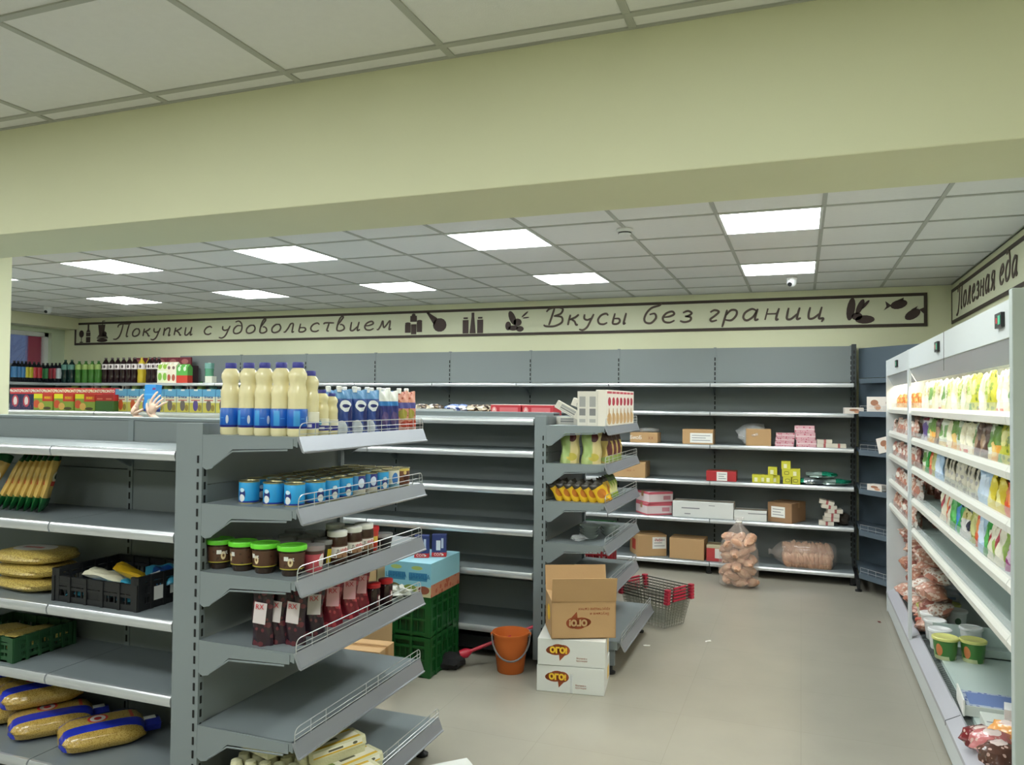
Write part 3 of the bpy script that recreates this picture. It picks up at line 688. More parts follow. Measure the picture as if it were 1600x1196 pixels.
# stand-up pouches with spouts
PB = pm('blue_milk_pouch', C(34, 66, 140), [('r', 0, 1, .78, 1, C(96, 150, 200)), ('e', .5, .62, .3, .13, C(232, 236, 240)), ('e', .5, .62, .2, .04, C(30, 40, 110)), ('e', .25, .1, .25, .2, C(215, 222, 232)), ('e', .85, .35, .25, .3, C(24, 34, 100))], .3, bump=.2)
PB2 = pm('navy_milk_pouch', C(38, 44, 120), [('r', 0, 1, .72, 1, C(226, 228, 222)), ('r', 0, 1, .62, .73, C(40, 120, 190)), ('e', .5, .3, .25, .18, C(84, 66, 120))], .3, bump=.2)
PO = pm('orange_snack_pouch', C(214, 150, 130), [('r', .1, .9, .55, .7, C(80, 80, 150)), ('e', .4, .4, .3, .14, C(160, 150, 60)), ('e', .6, .15, .4, .1, C(190, 70, 50))], .35, spots=(60, .35, C(170, 80, 60)))
def pouch(m_, h, w_):
    def f():
        t = thing('milk_pouch', None, None); MB().pillow(w_, h, .05, seal=.2, bot=.3, wr=.003, seed=3).build('pouch', m_, t, True)
        MB().lathe([(.010, h-.01), (.011, h+.012), (.008, h+.014)], 10, c=(-w_*.25, 0)).build('spout_cap', WHITE, t, True); return t
    return Rep(f)
for i, (rp, y, z, h, nm) in enumerate(((pouch(PB, .178, .088), 0, 0, 0, ''), (pouch(PB2, .178, .08), 0, 0, 0, ''), (pouch(PO, .178, .075), 0, 0, 0, ''))):
    if i == 0: P1 = rp
    elif i == 1: P2 = rp
    else: P3 = rp
for i, y in enumerate((2.685, 2.80, 2.90)): P1.put((-1.725, y, Z1[0]), PI/2-.35, f'blue foil milk pouch with white badge, {ORD[i]} from the near side', 'pouch', 'blue milk pouches')
for i, y in enumerate((2.99, 3.07)): P2.put((-1.722, y, Z1[0]), PI/2-.35, f'dark blue milk pouch with pale top, {ORD[i]} of two', 'pouch', 'navy milk pouches')
for i, y in enumerate((3.165, 3.235)): P3.put((-1.72, y, Z1[0]), PI/2-.35, f'orange snack pouch at the far corner of the top shelf, {ORD[i]} of two', 'pouch', 'orange pouches')
for i, y in enumerate((2.72, 2.84, 2.95, 3.06, 3.17)): P1.put((-1.80, y, Z1[0]), PI/2-.3, f'blue milk pouch in the back row of the top shelf, {ORD[i]} from the near side', 'pouch', 'back row of blue pouches')
# cans
TIN = mat('tin_lid_gold', C(176, 170, 130), .3, metal=.8)
CB = pm('sky_blue_can_label', C(44, 158, 220), [('r', 0, 1, 0, .1, C(30, 50, 150)), ('e', .5, .42, .2, .32, C(40, 50, 120)), ('e', .5, .24, .16, .18, C(236, 238, 240)), ('e', .5, .62, .14, .1, C(200, 225, 240))], .35)
CB2 = pm('navy_can_label', C(44, 50, 130), [('e', .5, .6, .2, .25, C(210, 222, 240)), ('r', 0, 1, 0, .25, C(210, 205, 190)), ('r', 0, .3, .2, 1, C(60, 140, 200))], .35)
CB3 = pm('brown_can_label', C(120, 72, 48), [('e', .5, .5, .2, .3, C(70, 30, 24)), ('e', .4, .75, .1, .12, C(220, 190, 120)), ('r', 0, 1, .85, 1, C(215, 190, 90))], .35)
CB4 = pm('white_can_label', C(226, 222, 204), [('e', .45, .5, .2, .35, C(60, 120, 190)), ('r', 0, 1, 0, .2, C(120, 170, 190))], .35)
def can(m_):
    def f():
        t = thing('milk_can', None, None)
        MB().lathe([(.0365, .003), (.0375, .005), (.0375, .079), (.0365, .081)], 22).build('body', m_, t, True)
        MB().lathe([(.0385, 0), (.0385, .004), (.036, .006)], 22).build('rim', TIN, t, True); MB().lathe([(.036, .079), (.0388, .080), (.0388, .084), (.036, .084), (.035, .081)], 22).build('lid', TIN, t, True); return t
    return Rep(f)
ca, cb, cc, cd = can(CB), can(CB2), can(CB3), can(CB4)
cxs = [on_y(389, 788, 2.42).x, on_y(427, 790, 2.42).x, on_y(460, 792, 2.42).x]
for r_ in range(9):
    y = 2.42+.097*r_
    for c_ in range(3+(r_ > 0)):
        x = (cxs[c_] if c_ < 3 else None)
        if r_ > 0: x = [-1.735, -1.825, -1.915, -2.005][c_]
        else: x = cxs[2-c_] if False else cxs[c_]
        kind = ca if r_ < 4 else cb if r_ < 6 else (ca, cd)[r_ % 2] if r_ < 8 else cc
        nm = {id(ca): 'sky blue condensed milk can', id(cb): 'navy and white milk can', id(cc): 'brown chocolate milk can', id(cd): 'white milk can with blue spot'}[id(kind)]
        pos = ['in the front column', 'in the second column', 'in the third column', 'in the back column'][c_] if r_ else ['leftmost of the near row', 'middle of the near row', 'rightmost of the near row'][c_]
        o = kind.put((x, y, Z1[1]), PI/2-.4 if r_ else -.1, f'{nm}, {pos}' + (f', {ORD[r_]} row from the near side' if r_ else ''), 'can', 'cans on the end rack')
        o['label'] = ' '.join(o['label'].split()[:16])
# jars with lime lids
GLID = mat('lime_green_lid', C(110, 216, 56), .35); CHOC = mat('chocolate_cream', C(58, 34, 22), .25)
JL = pm('chocolate_jar_label', C(84, 56, 40), [('e', .5, .45, .1, .26, C(226, 206, 160)), ('e', .5, .45, .04, .1, C(120, 84, 50)), ('r', .25, .42, .55, .8, C(225, 225, 220)), ('r', 0, 1, 0, .06, C(180, 170, 60))], .35, spots=(45, .22, C(60, 38, 28)))
def cjar():
    t = thing('spread_jar', None, None)
    MB().lathe([(.034, 0), (.037, .006), (.038, .02), (.043, .024), (.047, .092), (.047, .096)], 24).build('glass', mat('dark_glass_jar', C(50, 36, 26), .12), t, True)
    MB().lathe([(.0442, .026), (.0478, .086)], 24, cap=False).build('label', JL, t, True)
    lid = MB().lathe([(.049, .093), (.0535, .094), (.0545, .106), (.052, .111), (.046, .111), (.044, .108)], 28).build('lid', GLID, t, True)
    text('nut', .022, WHITE, t, (0, -.0485, .066)); return t
jr = Rep(cjar)
for i, px in enumerate((343, 379, 414, 456)):
    jr.put((on_y(px, 895, 2.42).x, 2.42, Z1[2]), (1.0, 2.6, -.1, .5)[i], f'brown spread jar with lime green lid, {["leftmost", "second", "third", "rightmost"][i]} of four', 'jar', 'lime-lidded spread jars')
# small clear-lidded cups behind and beside
CLR = mat('clear_cup_lid', C(190, 190, 190), .1, alpha=.5, spec=.8)
def cup(m_, r=.04, h=.085, lidm=None, lidh=.014):
    def f():
        t = thing('spread_cup', None, None)
        MB().lathe([(r*.78, 0), (r*.82, .004), (r, h-.004), (r, h)], 22).build('cup', m_, t, True)
        MB().lathe([(r*1.05, h-.004), (r*1.08, h), (r*1.05, h+lidh), (r*.9, h+lidh)], 22).build('lid', lidm or CLR, t, True); return t
    return Rep(f)
cred = cup(pm('pink_cup_print', C(200, 84, 96), [('e', .5, .5, .18, .3, C(235, 225, 220)), ('r', 0, 1, .8, 1, C(80, 50, 44))], .35))
cyel = cup(pm('yellow_cup_print', C(40, 34, 30), [('r', .2, .8, .1, .75, C(222, 196, 40))], .35))
cchoc = cup(mat('brown_cup', C(60, 40, 30), .25))
cred.put((-1.73, 2.505, Z1[2]), PI/2, 'pink printed spread cup with clear lid beside the lime-lidded jars', 'cup')
cyel.put((-1.765, 2.63, Z1[2]), PI/2, 'yellow labelled spread cup with dark lid before the white-lidded jars', 'cup')
for i, (x, y) in enumerate(((-2.0, 2.54), (-1.9, 2.55), (-1.81, 2.53), (-1.95, 2.65), (-1.86, 2.65), (-2.0, 2.76), (-1.9, 2.76))):
    cchoc.put((x, y, Z1[2]), 0, f'brown spread cup with clear lid in the row behind, {ORD[i]} of seven', 'cup', 'brown spread cups')
NL = pm('hazelnut_jar_label', C(236, 232, 226), [('r', .2, .8, .0, .45, C(160, 120, 90)), ('r', 0, 1, .9, 1, C(90, 60, 44))], .35, spots=(70, .3, C(110, 70, 44), 0, .4))
def njar():
    t = thing('hazelnut_spread_jar', None, None)
    MB().lathe([(.034, 0), (.038, .005), (.038, .03), (.035, .05), (.038, .075), (.038, .1), (.034, .11)], 24, sq=2.6).build('glass', CHOC, t, True)
    MB().lathe([(.0388, .028), (.0365, .05), (.0388, .074)], 24, cap=False, sq=2.6).build('label', NL, t, True)
    MB().lathe([(.038, .108), (.0395, .11), (.0395, .128), (.036, .13)], 24).build('lid', WHITE, t, True)
    text('n', .022, mat('black_print', C(22, 20, 20), .5), t, (-.022, -.0395, .058)); text('utella', .020, RED, t, (.006, -.0400, .058), xs=.8); return t
nr = Rep(njar)
for i, y in enumerate((2.66, 2.77, 2.86)):
    nr.put((-1.728, y, Z1[2]), PI/2-.4, f'hazelnut spread jar with white lid and red lettering, {ORD[i]} of three', 'jar', 'hazelnut spread jars')
nr.put((-1.83, 2.80, Z1[2]), PI/2, 'hazelnut spread jar with white lid standing behind the other three', 'jar')
cr2 = cup(pm('red_sachet', C(190, 60, 44), [('r', .2, .8, .4, .7, C(235, 200, 90))], .4), .03, .09, RED)
cr2.put((-1.74, 2.945, Z1[2]), 1, 'small red and orange cup at the end of the spread jars', 'cup')
cdk = cup(mat('dark_bowl', C(40, 40, 44), .3), .035, .05)
cdk.put((-1.72, 3.02, Z1[2]), 1, 'small dark bowl with clear lid, last on the jar shelf', 'bowl')
# date bags
def datebag(base, spot, lab):
    def f():
        t = thing('dried_fruit_bag', None, None)
        MB().pillow(.085, .215, .045, seal=.1, bot=.4, wr=.004, seed=8).build('bag', pm('fruit_bag_'+lab, C(*base), [], .22, spots=(42, .42, C(*spot)), bump=.3, bscale=60), t, True)
        MB().add([(-.026, -.027, .085), (.024, -.027, .08), (.028, -.020, .155), (-.022, -.020, .16)], [(0, 1, 2, 3)]).build('paper_label', mat('label_'+lab, C(*((206, 196, 196) if lab == 'dark' else (226, 170, 180))), .6), t)
        text('RX', .026, RED, t, (0, -.0245, .142), rot=(PI/2-.09, 0, 0)); return t
    return Rep(f)
dd, dr_ = datebag((46, 30, 40), (96, 44, 52), 'dark'), datebag((120, 30, 44), (176, 60, 70), 'red')
sp = [(411, 2.38, -1.92, dd), (434, 2.42, -1.85, dd), (462, 2.43, -1.775, dd), (489, 2.55, -1.745, dd), (518, 2.68, -1.745, dr_), (544, 2.80, -1.745, dr_), (561, 2.90, -1.76, dr_)]
for i, (px, y, x, rp) in enumerate(sp):
    x = on_y(px, 950, y).x
    x = min(x, -1.735)
    rp.put((x, y, Z1[3]), .15 if i < 3 else .75, f'{"dark" if rp is dd else "red"} dried fruit bag with {"grey" if rp is dd else "pink"} paper label, {ORD[i]} from the left of seven', 'bag', 'dried fruit bags')
for i in range(6):
    (dd if i < 3 else dr_).put((-1.92+.008*i, 2.52+.1*i, Z1[3]), .5, f'{"dark" if i < 3 else "red"} dried fruit bag in the back row, {ORD[i]} from the near side', 'bag', 'dried fruit bags behind')
def rjar():
    t = thing('preserve_jar', None, None)
    MB().lathe([(.028, 0), (.031, .005), (.031, .085), (.026, .095)], 20).build('glass', pm('dark_cherry_glass', C(40, 14, 18), [('r', .3, .7, .2, .7, C(90, 40, 44)), ('e', .5, .55, .1, .1, C(220, 210, 205))], .15), t, True)
    MB().lathe([(.031, .094), (.0325, .096), (.0325, .111), (.03, .113)], 20).build('lid', mat('red_lid', C(176, 30, 34), .35), t, True); return t
rj = Rep(rjar)
rj.put((-1.735, 2.955, Z1[3]), PI/2, 'dark preserve jar with red lid, left of two', 'jar', 'red-lidded preserve jars')
rj.put((-1.725, 3.045, Z1[3]), PI/2, 'dark preserve jar with red lid, right of two', 'jar', 'red-lidded preserve jars')
MB().blob(.05, .045, .03, 18, 10, .35, 4, flatten=.6, fr=4).build('crumpled_bag', mat('crumpled_white_film', C(220, 222, 212), .3), None, True, loc=(-1.745, 3.19, Z1[3]+.018))
tag(bpy.data.objects['crumpled_bag'], 'crumpled white plastic bag at the far end of the fruit bag shelf', 'bag')
# egg cartons on the bottom shelf
EGG = mat('pale_pulp_carton', C(206, 204, 170), .85, bump=.2, bscale=120)
EL = pm('egg_label', C(226, 222, 200), [('r', 0, 1, .0, .18, C(214, 176, 50)), ('r', 0, 1, .82, 1, C(205, 168, 50)), ('e', .12, .5, .06, .25, C(110, 130, 60)), ('r', .3, .62, .4, .6, C(90, 90, 70))], .6, axis='top')
def eggbox():
    t = thing('egg_carton', None, None)
    b_ = MB(); b_.prism([(-.05, .0), (.05, 0), (.054, .035), (-.054, .035)], -.125, .125, 'x')
    for i in range(5):
        for j in (-1, 1): b_.lathe([(.014, -.004), (.022, .004), (.026, .034)], 10, c=(-.1+.05*i, j*.026))
    b_.build('tray', EGG, t, True)
    l_ = MB().prism([(-.056, .034), (.056, .034), (.05, .058), (.044, .066), (-.044, .066), (-.05, .058)], -.128, .128, 'x')
    lid = l_.build('lid', EGG, t)
    MB().box(-.11, .11, -.042, .042, .066, .0665).build('label', EL, lid)
    MB().add([(-.11, -.0555, .04), (.11, -.0555, .04), (.11, -.0505, .06), (-.11, -.0505, .06)], [(0, 1, 2, 3)]).build('side_label', pm('egg_side_label', C(228, 226, 208), [('r', 0, 1, 0, .25, C(214, 176, 50)), ('r', .3, .6, .4, .75, C(90, 90, 70)), ('e', .85, .55, .05, .25, C(90, 90, 70))], .6), lid)
    return t
eg = Rep(eggbox)
for i, (x, y, z, rz) in enumerate(((-1.73, 2.64, .245, 1.15), (-1.66, 2.66, .18, 1.2), (-1.60, 2.56, .175, 1.1), (-1.80, 2.60, .175, 1.1))):
    eg.put((x, y, z), rz, f'ten-egg carton with yellow striped label, {["topmost, leaning on the others", "second, below the topmost", "third, nearest the shelf edge", "lowest at the back"][i]}', 'egg carton', 'striped egg cartons')
def eggtray():
    t = thing('egg_tray', None, None); b_ = MB(); b_.box(-.14, .14, -.14, .14, 0, .006)
    for i in range(5):
        for j in range(5): b_.lathe([(.027, -.03+.03), (.02, .045), (.008, .05)], 10, c=(-.112+.056*i, -.112+.056*j))
    b_.build('pulp_tray', EGG, t, True); return t
et = Rep(eggtray)
for k in range(3): et.put((-1.87, 2.50, .178+.045*k), .1*k, f'pulp egg tray, {["lowest", "middle", "top"][k]} of the stack on the bottom shelf', 'egg tray', 'stacked egg trays')
eg.put((-1.93, 2.46, .33), -.3, 'egg carton lying skewed on top of the pulp trays', 'egg carton', 'striped egg cartons')
# ================================================================ goods on the front of the nearest run
def crate(name, w_, d_, h_, m_, open_front=0, rows=2, slotn=8):
    """ribbed plastic crate, base centre origin; x width, y depth"""
    t = thing(name, None, None)
    fl_ = MB().box(-w_/2, w_/2, -d_/2, d_/2, 0, .008).build('floor_plate', m_, t)
    def side(a, b_, n_, low):
        mb = MB(); a = Vector(a); b_ = Vector(b_); L_ = (b_-a).length; H_ = h_-low
        for z, hh in ((.012, .024), (h_*.42, .012), (H_*.70 if low else h_*.74, .014), (H_-.012, .024)): mb.bar(a+Vector((0, 0, z)), b_+Vector((0, 0, z)), .012, hh)
        for k in range(n_*3+1):
            p = a.lerp(b_, k/(n_*3)); wd = .022 if k % 3 == 0 else .006
            q = MB(); mb.bar(p, p+Vector((0, 0, H_ if k % 3 == 0 else h_*.70)), wd, .006 if k % 3 else .014, up=(b_-a).normalized())
        # solid centre plate
        p, q_ = a.lerp(b_, .38), a.lerp(b_, .64); mb.bar(p+Vector((0, 0, h_*.22)), q_+Vector((0, 0, h_*.22)), .006, h_*.40)
        mb.build('side_wall', m_, t)
    hx, hy = w_/2-.006, d_/2-.006
    side((-hx, -hy, 0), (hx, -hy, 0), 5, open_front); side((hx, -hy, 0), (hx, hy, 0), 5, 0); side((hx, hy, 0), (-hx, hy, 0), 5, 0); side((-hx, hy, 0), (-hx, -hy, 0), 5, 0)
    for sx in (-1, 1):
        for sy in (-1, 1):
            c_ = MB(); c_.box(min(sx*hx, sx*(hx-.03)), max(sx*hx, sx*(hx-.03)), sy*hy-.007, sy*hy+.007, 0, h_); c_.box(sx*hx-.007, sx*hx+.007, min(sy*hy, sy*(hy-.03)), max(sy*hy, sy*(hy-.03)), 0, h_); c_.build('corner_post', m_, t)
    return t
BLK = mat('black_crate_plastic', C(30, 31, 33), .45); GRNC = mat('green_crate_plastic', C(22, 82, 36), .4); DGRN = mat('dark_green_crate', C(38, 78, 48), .45)
t = crate('plastic_crate', .47, .33, .135, BLK, open_front=.03)
t.location = (-2.69, 2.545, .8005); t.rotation_euler = (0, 0, -.02); tag(t, 'black slatted plastic crate with blue wrappers on the third shelf', 'crate')
for a_, (px_, z_) in enumerate(((.03, .055), (.10, .06))):
    MB().box(.236, .2375, -.10+.1*a_, -.03+.08*a_, .03+.01*a_, .085).build('paper_tag', LABELW, t)
BLW = pm('blue_wrapper', C(60, 160, 196), [('e', .5, .5, .3, .3, C(30, 80, 160)), ('r', .1, .4, .2, .5, C(225, 230, 230))], .3, bump=.3)
YLW = mat('yellow_wrapper', C(226, 180, 40), .35, bump=.3, vary=.15, vscale=20); CRW = mat('cream_wrapper', C(220, 216, 190), .35, bump=.3, vary=.1)
def flatbag(m_, w_, h_, t__, nm='wrapper', seed=1, seal=.1):
    def f():
        t = thing(nm, None, None); o = MB().pillow(w_, h_, t__, seal=seal, wr=.005, seed=seed).build('film', m_, t, True, rot=(-PI/2, 0, 0), loc=(0, -h_/2, t__/2)); return t
    return Rep(f)
bw, yw, cw = flatbag(BLW, .13, .2, .035), flatbag(YLW, .1, .17, .035, seed=4), flatbag(CRW, .1, .16, .03, seed=6)
for i, (x, y, z, rz, rx) in enumerate(((-2.82, 2.50, .815, .3, 0), (-2.68, 2.53, .815, -.4, 0), (-2.55, 2.5, .815, .2, 0), (-2.75, 2.60, .85, 1.2, .1), (-2.60, 2.62, .86, -.6, .15), (-2.53, 2.58, .885, .9, .2))):
    bw.put((x, y, z), rz, f'sky blue food wrapper lying in the black crate, {["left bottom", "middle bottom", "right bottom", "left upper", "right upper", "topmost at the back"][i]}', 'wrapper', 'blue wrappers in the black crate', rx=rx)
yw.put((-2.66, 2.54, .885), -.9, 'yellow twisted wrapper sticking up from the black crate', 'wrapper', None, rx=-.5)
cw.put((-2.79, 2.52, .875), -1.1, 'cream coloured wrapper at the left inside the black crate', 'wrapper', None, rx=-.25)
# spaghetti bags leaning
SPG = pm('spaghetti_bag', C(198, 166, 92), [('r', 0, 1, 0, .24, C(24, 84, 44)), ('r', 0, 1, .86, 1, C(26, 80, 44)), ('e', .5, .60, .36, .1, C(222, 214, 180)), ('e', .5, .60, .2, .05, C(40, 70, 50)), ('r', .15, .85, .44, .52, C(200, 70, 50))], .18, bump=.1)
def spag():
    t = thing('pasta_bag', None, None); MB().pillow(.085, .27, .032, seal=.08, wr=.002, seed=2).build('bag', SPG, t, True); return t
sg = Rep(spag)
for i in range(8):
    sg.put((-3.52+.06*i if i < 1 else -3.47+.045*i, 2.46 if i < 1 else 2.50, 1.142), .93 if i < 1 else 2.25, f'green-ended pasta bag leaning on the second shelf, {ORD[i]} from the left', 'bag', 'leaning pasta bags', rx=0 if i < 1 else .46-.03*i, ry=.42 if i < 1 else 0)
# grain bags
GRN = pm('split_grain_bag', C(190, 168, 92), [('e', .45, .5, .3, .28, C(226, 222, 214)), ('r', .3, .6, .42, .52, C(190, 70, 50))], .3, spots=(160, .45, C(150, 124, 60)), axis='top', bump=.25, bscale=120)
GRN2 = pm('split_grain_bag_plain', C(192, 170, 94), [], .3, spots=(160, .45, C(150, 124, 60)), bump=.25, bscale=120)
def graintop(m_):
    def f():
        t = thing('grain_bag', None, None); MB().blob(.17, .12, .032, 26, 14, .04, 5, c=(0, 0, .030), flatten=.9, e=.6).build('bag', m_, t, True); return t
    return Rep(f)
g1, g2 = graintop(GRN), graintop(GRN2)
for k in range(3):
    (g1 if k == 2 else g2).put((-3.19, 2.52, .802+.058*k), .1*k-.1, f'clear bag of yellow grain, {["lowest", "middle", "white-labelled top"][k]} one, left of the black crate', 'bag', 'piled yellow grain bags')
t = crate('plastic_crate', .40, .30, .105, DGRN); t.location = (-3.33, 2.52, .5175); tag(t, 'dark green plastic crate holding grain on the fourth shelf', 'crate')
for k, (x, y) in enumerate(((-3.4, 2.5), (-3.24, 2.54))): g2.put((x, y, .535+.0*k), 1.4, f'yellow grain bag inside the dark green crate, {["left", "right"][k]} one', 'bag', 'grain bags in the green crate', scale=(.85, .85, 1.1))
BG = pm('blue_edged_grain_bag', C(190, 160, 84), [('r', .0, .24, 0, 1, C(36, 52, 176)), ('r', .62, .86, 0, 1, C(36, 52, 176)), ('e', .43, .45, .17, .12, C(214, 70, 60)), ('e', .43, .45, .14, .09, C(236, 224, 214)), ('e', .43, .45, .07, .045, C(200, 60, 60)), ('r', .26, .6, .82, .86, C(200, 90, 60))], .2, spots=(220, .4, C(150, 118, 50)), axis='top', bump=.2)
def bluebag():
    t = thing('grain_bag', None, None)
    MB().blob(.122, .165, .048, 30, 16, .03, 9, c=(0, 0, .045), flatten=.92, fr=2, e=.45).build('bag', BG, t, True)
    MB().prism([(-.045, .02), (.045, .02), (.06, .05), (.02, .062), (-.03, .055), (-.055, .045)], .15, .22, 'y').build('crimped_end', BLW if False else mat('blue_film', C(40, 50, 150), .25, bump=.3), t)
    MB().box(-.012, .02, .145, .205, .058, .064).build('clip', WHITE, t); return t
bb = Rep(bluebag)
for i, (x, y, z, rz) in enumerate(((-2.755, 2.49, .203, -.62), (-3.06, 2.50, .203, -.62), (-3.37, 2.50, .203, -.62), (-3.68, 2.5, .203, -.62))):
    bb.put((x, y, z), rz, f'bag of yellow grain with blue edges on the bottom shelf, {["rightmost", "second from the right", "third from the right", "leftmost"][i]}', 'bag', 'blue-edged grain bags')
for i, (x, y, z, rz) in enumerate(((-3.18, 2.54, .295, -.56), (-3.48, 2.53, .295, -.62), (-3.75, 2.53, .295, -.6))):
    bb.put((x, y, z), rz, f'blue-edged grain bag in the upper layer on the bottom shelf, {["right", "middle", "left"][i]}', 'bag', 'upper blue-edged grain bags')
# ================================================================ goods on top of the middle run (front side)
def boxthing(name, w_, d_, h_, m_, extra=None, bev=.0015, part='box'):
    def f():
        t = thing(name, None, None); o = MB().box(-w_/2, w_/2, -d_/2, d_/2, 0, h_).build(part, m_, t, bevel=bev)
        if extra: extra(t, w_, d_, h_)
        return t
    return Rep(f)
ZT2 = 1.54; YT = 4.74
PRN = pm('red_navy_box_print', C(40, 40, 84), [('r', 0, 1, .72, 1, C(200, 44, 54)), ('e', .5, .4, .3, .28, C(190, 60, 80)), ('e', .5, .4, .17, .2, C(232, 220, 222))], .45, spots=(60, .3, C(120, 60, 100), 0, .3))
def prx(t, w_, d_, h_):
    text('PRONTO', .034, WHITE, t, (0, -d_/2-.001, h_*.86), bold=.0011)
prn = boxthing('cereal_box', .130, .06, .185, PRN, prx)
xs0 = on_y(20, 640, YT+.05).x
for i in range(9):
    prn.put((xs0+.067+.132*i, YT+.05, ZT2), 0, f'dark box with red band and white lettering, {ORD[i]} from the left on the middle run', 'box', 'red-banded boxes')
TEA = pm('green_tea_box_print', C(132, 156, 60), [('r', 0, .46, .72, 1, C(226, 222, 40)), ('r', .46, 1, .55, 1, C(196, 50, 34)), ('e', .15, .38, .17, .25, C(206, 84, 52)), ('e', .4, .25, .16, .22, C(214, 170, 90)), ('e', .72, .12, .2, .09, C(70, 60, 34)), ('r', .55, .95, .66, .86, C(206, 110, 40))], .45)
TEAS = pm('green_tea_box_side', C(58, 100, 44), [('r', 0, 1, .62, 1, C(176, 36, 34)), ('r', .2, .8, .7, .78, C(210, 120, 90))], .45)
def teax(t, w_, d_, h_): text('PICKO', .022, YEL, t, (w_*.22, -d_/2-.001, h_*.76), bold=.0006)
tea = boxthing('tea_box', .215, .07, .135, TEA, teax); teas = boxthing('tea_box', .098, .07, .132, TEAS)
for i, px in enumerate((73, 105, 138)):
    tea.put((on_y(px, 640, YT-.045).x+.0, YT-.045, ZT2), 0, f'yellow, red and green fruit tea box, {["left", "middle", "right"][i]} of three facing the aisle', 'box', 'fruit tea boxes')
for i, px in enumerate((160.5, 174.5)): teas.put((on_y(px, 640, YT-.045).x, YT-.04, ZT2), 0, f'tea box turned on edge with dark green side, {["left", "right"][i]} of two', 'box', 'edge-on tea boxes')
def kid(nm, fig):
    m_ = pm(nm, C(232, 228, 204), [('r', 0, 1, .68, 1, C(104, 176, 220)), ('r', 0, 1, .0, .42, C(206, 196, 90)), ('e', .5, .3, .2, .24, C(*fig)), ('e', .82, .2, .14, .14, C(150, 130, 60)), ('r', .15, .85, .5, .55, C(200, 120, 110)), ('r', 0, .03, 0, 1, C(60, 110, 180)), ('r', .35, .65, .93, 1, C(235, 235, 235))], .45)
    def ex(t, w_, d_, h_): text('Бэмси', .026, mat('kid_blue', C(50, 84, 150), .5), t, (0, -d_/2-.001, h_*.66), bold=.0006)
    return boxthing('baby_cereal_box', .122, .05, .178, m_, ex)
k1, k2, k3 = kid('kid_box_a', (206, 90, 50)), kid('kid_box_b', (110, 100, 100)), kid('kid_box_c', (96, 80, 150))
xa = on_y(183, 640, YT).x
seq = [k1, k1, k3, k2, k2, k2, k3, k2, k2, k1]
for i, k in enumerate(seq):
    k.put((xa+.063+.1255*i, YT, ZT2), 0, f'baby cereal box with sky blue top and cartoonless figure print, {ORD[i]} from the left'.replace('cartoonless figure print', 'yellow base'), 'box', 'baby cereal boxes')
# rear top of the middle run
ZR = 1.54
RBX = pm('red_confectionery_box', C(190, 52, 62), [('r', .3, .9, .35, .75, C(214, 110, 116)), ('e', .12, .5, .08, .3, C(226, 150, 150)), ('r', 0, 1, .95, 1, C(226, 200, 196))], .45)
def rbx(t, w_, d_, h_): text('А', .03, WHITE, t, (-w_*.38, -d_/2-.001, h_*.55))
rb = boxthing('confectionery_box', .235, .2, .085, RBX, rbx)
rb.put((-2.01, 5.36, ZR), 0, 'red confectionery box with white print, left of two', 'box', 'red confectionery boxes on top of the middle run')
rb.put((-1.765, 5.36, ZR), 0, 'red confectionery box with white print, right of two', 'box', 'red confectionery boxes on top of the middle run')
CDY = pm('dark_candy_pack', C(60, 44, 40), [('e', .4, .5, .3, .3, C(200, 190, 170))], .3, spots=(50, .4, C(170, 150, 120)), bump=.4)
CDB = pm('blue_white_candy_pack', C(120, 140, 190), [('e', .5, .5, .35, .3, C(225, 230, 238)), ('r', .2, .5, .2, .6, C(60, 80, 150))], .3, bump=.4)
for i, (x, m_, s_) in enumerate(((-2.74, CDY, 1), (-2.63, CDY, 2), (-2.47, CDB, 3), (-2.39, CDB, 4), (-2.30, CDY, 5), (-2.21, CDY, 6), (-2.14, CDY, 7))):
    o = MB().blob(.06, .07, .032, 16, 9, .2, s_, c=(0, 0, .03), flatten=.8, fr=4).build('candy_bag', m_, None, True, loc=(x, 5.36, ZR+.02))
    tag(o, f'{"blue and white" if m_ is CDB else "dark"} bag of sweets on top of the middle run, {ORD[i]} from the left', 'bag', 'bags of sweets')
tr = MB().box(-.2, .2, -.1, .1, 0, .006).box(-.2, .2, -.1, -.096, 0, .045).box(-.2, .2, .096, .1, 0, .045).box(-.2, -.196, -.1, .1, 0, .045).box(.196, .2, -.1, .1, 0, .045)
tag(tr.build('display_tray', mat('clear_tray', C(190, 196, 196), .3), None, loc=(-2.62, 5.36, ZR+.002)), 'shallow pale tray under the dark sweets on the middle run', 'tray')
tr = MB().box(-.22, .22, -.1, .1, 0, .012)
tag(tr.build('display_tray', CARDI, None, loc=(-2.25, 5.36, ZR+.002)), 'cardboard tray under the sweets beside the red boxes', 'tray')
# ================================================================ goods on the farther end rack
Z2 = [1.50, 1.262, 1.025, .77, .50, .20]
BIS = pm('white_wafer_box', C(230, 224, 212), [('e', .5, .68, .26, .12, C(176, 50, 66)), ('e', .5, .2, .4, .16, C(206, 170, 120)), ('e', .45, .3, .1, .2, C(190, 150, 100)), ('r', .1, .9, .9, .96, C(190, 60, 80))], .45)
BISS = pm('white_wafer_box_side', C(214, 210, 200), [('r', .2, .8, .3, .5, C(130, 130, 130)), ('r', .2, .8, .55, .85, C(160, 160, 158)), ('r', .2, .8, .1, .2, C(170, 170, 166))], .45)
wb_ = boxthing('wafer_box', .065, .17, .215, BISS); wa_ = boxthing('wafer_box', .11, .07, .225, BIS)
for i, x in enumerate((-1.21, -1.275)): wb_.put((x, 4.76, Z2[0]), 0, f'white wafer box seen on its printed side, {["right", "left"][i]} of two upright ones', 'box', 'edge-on wafer boxes')
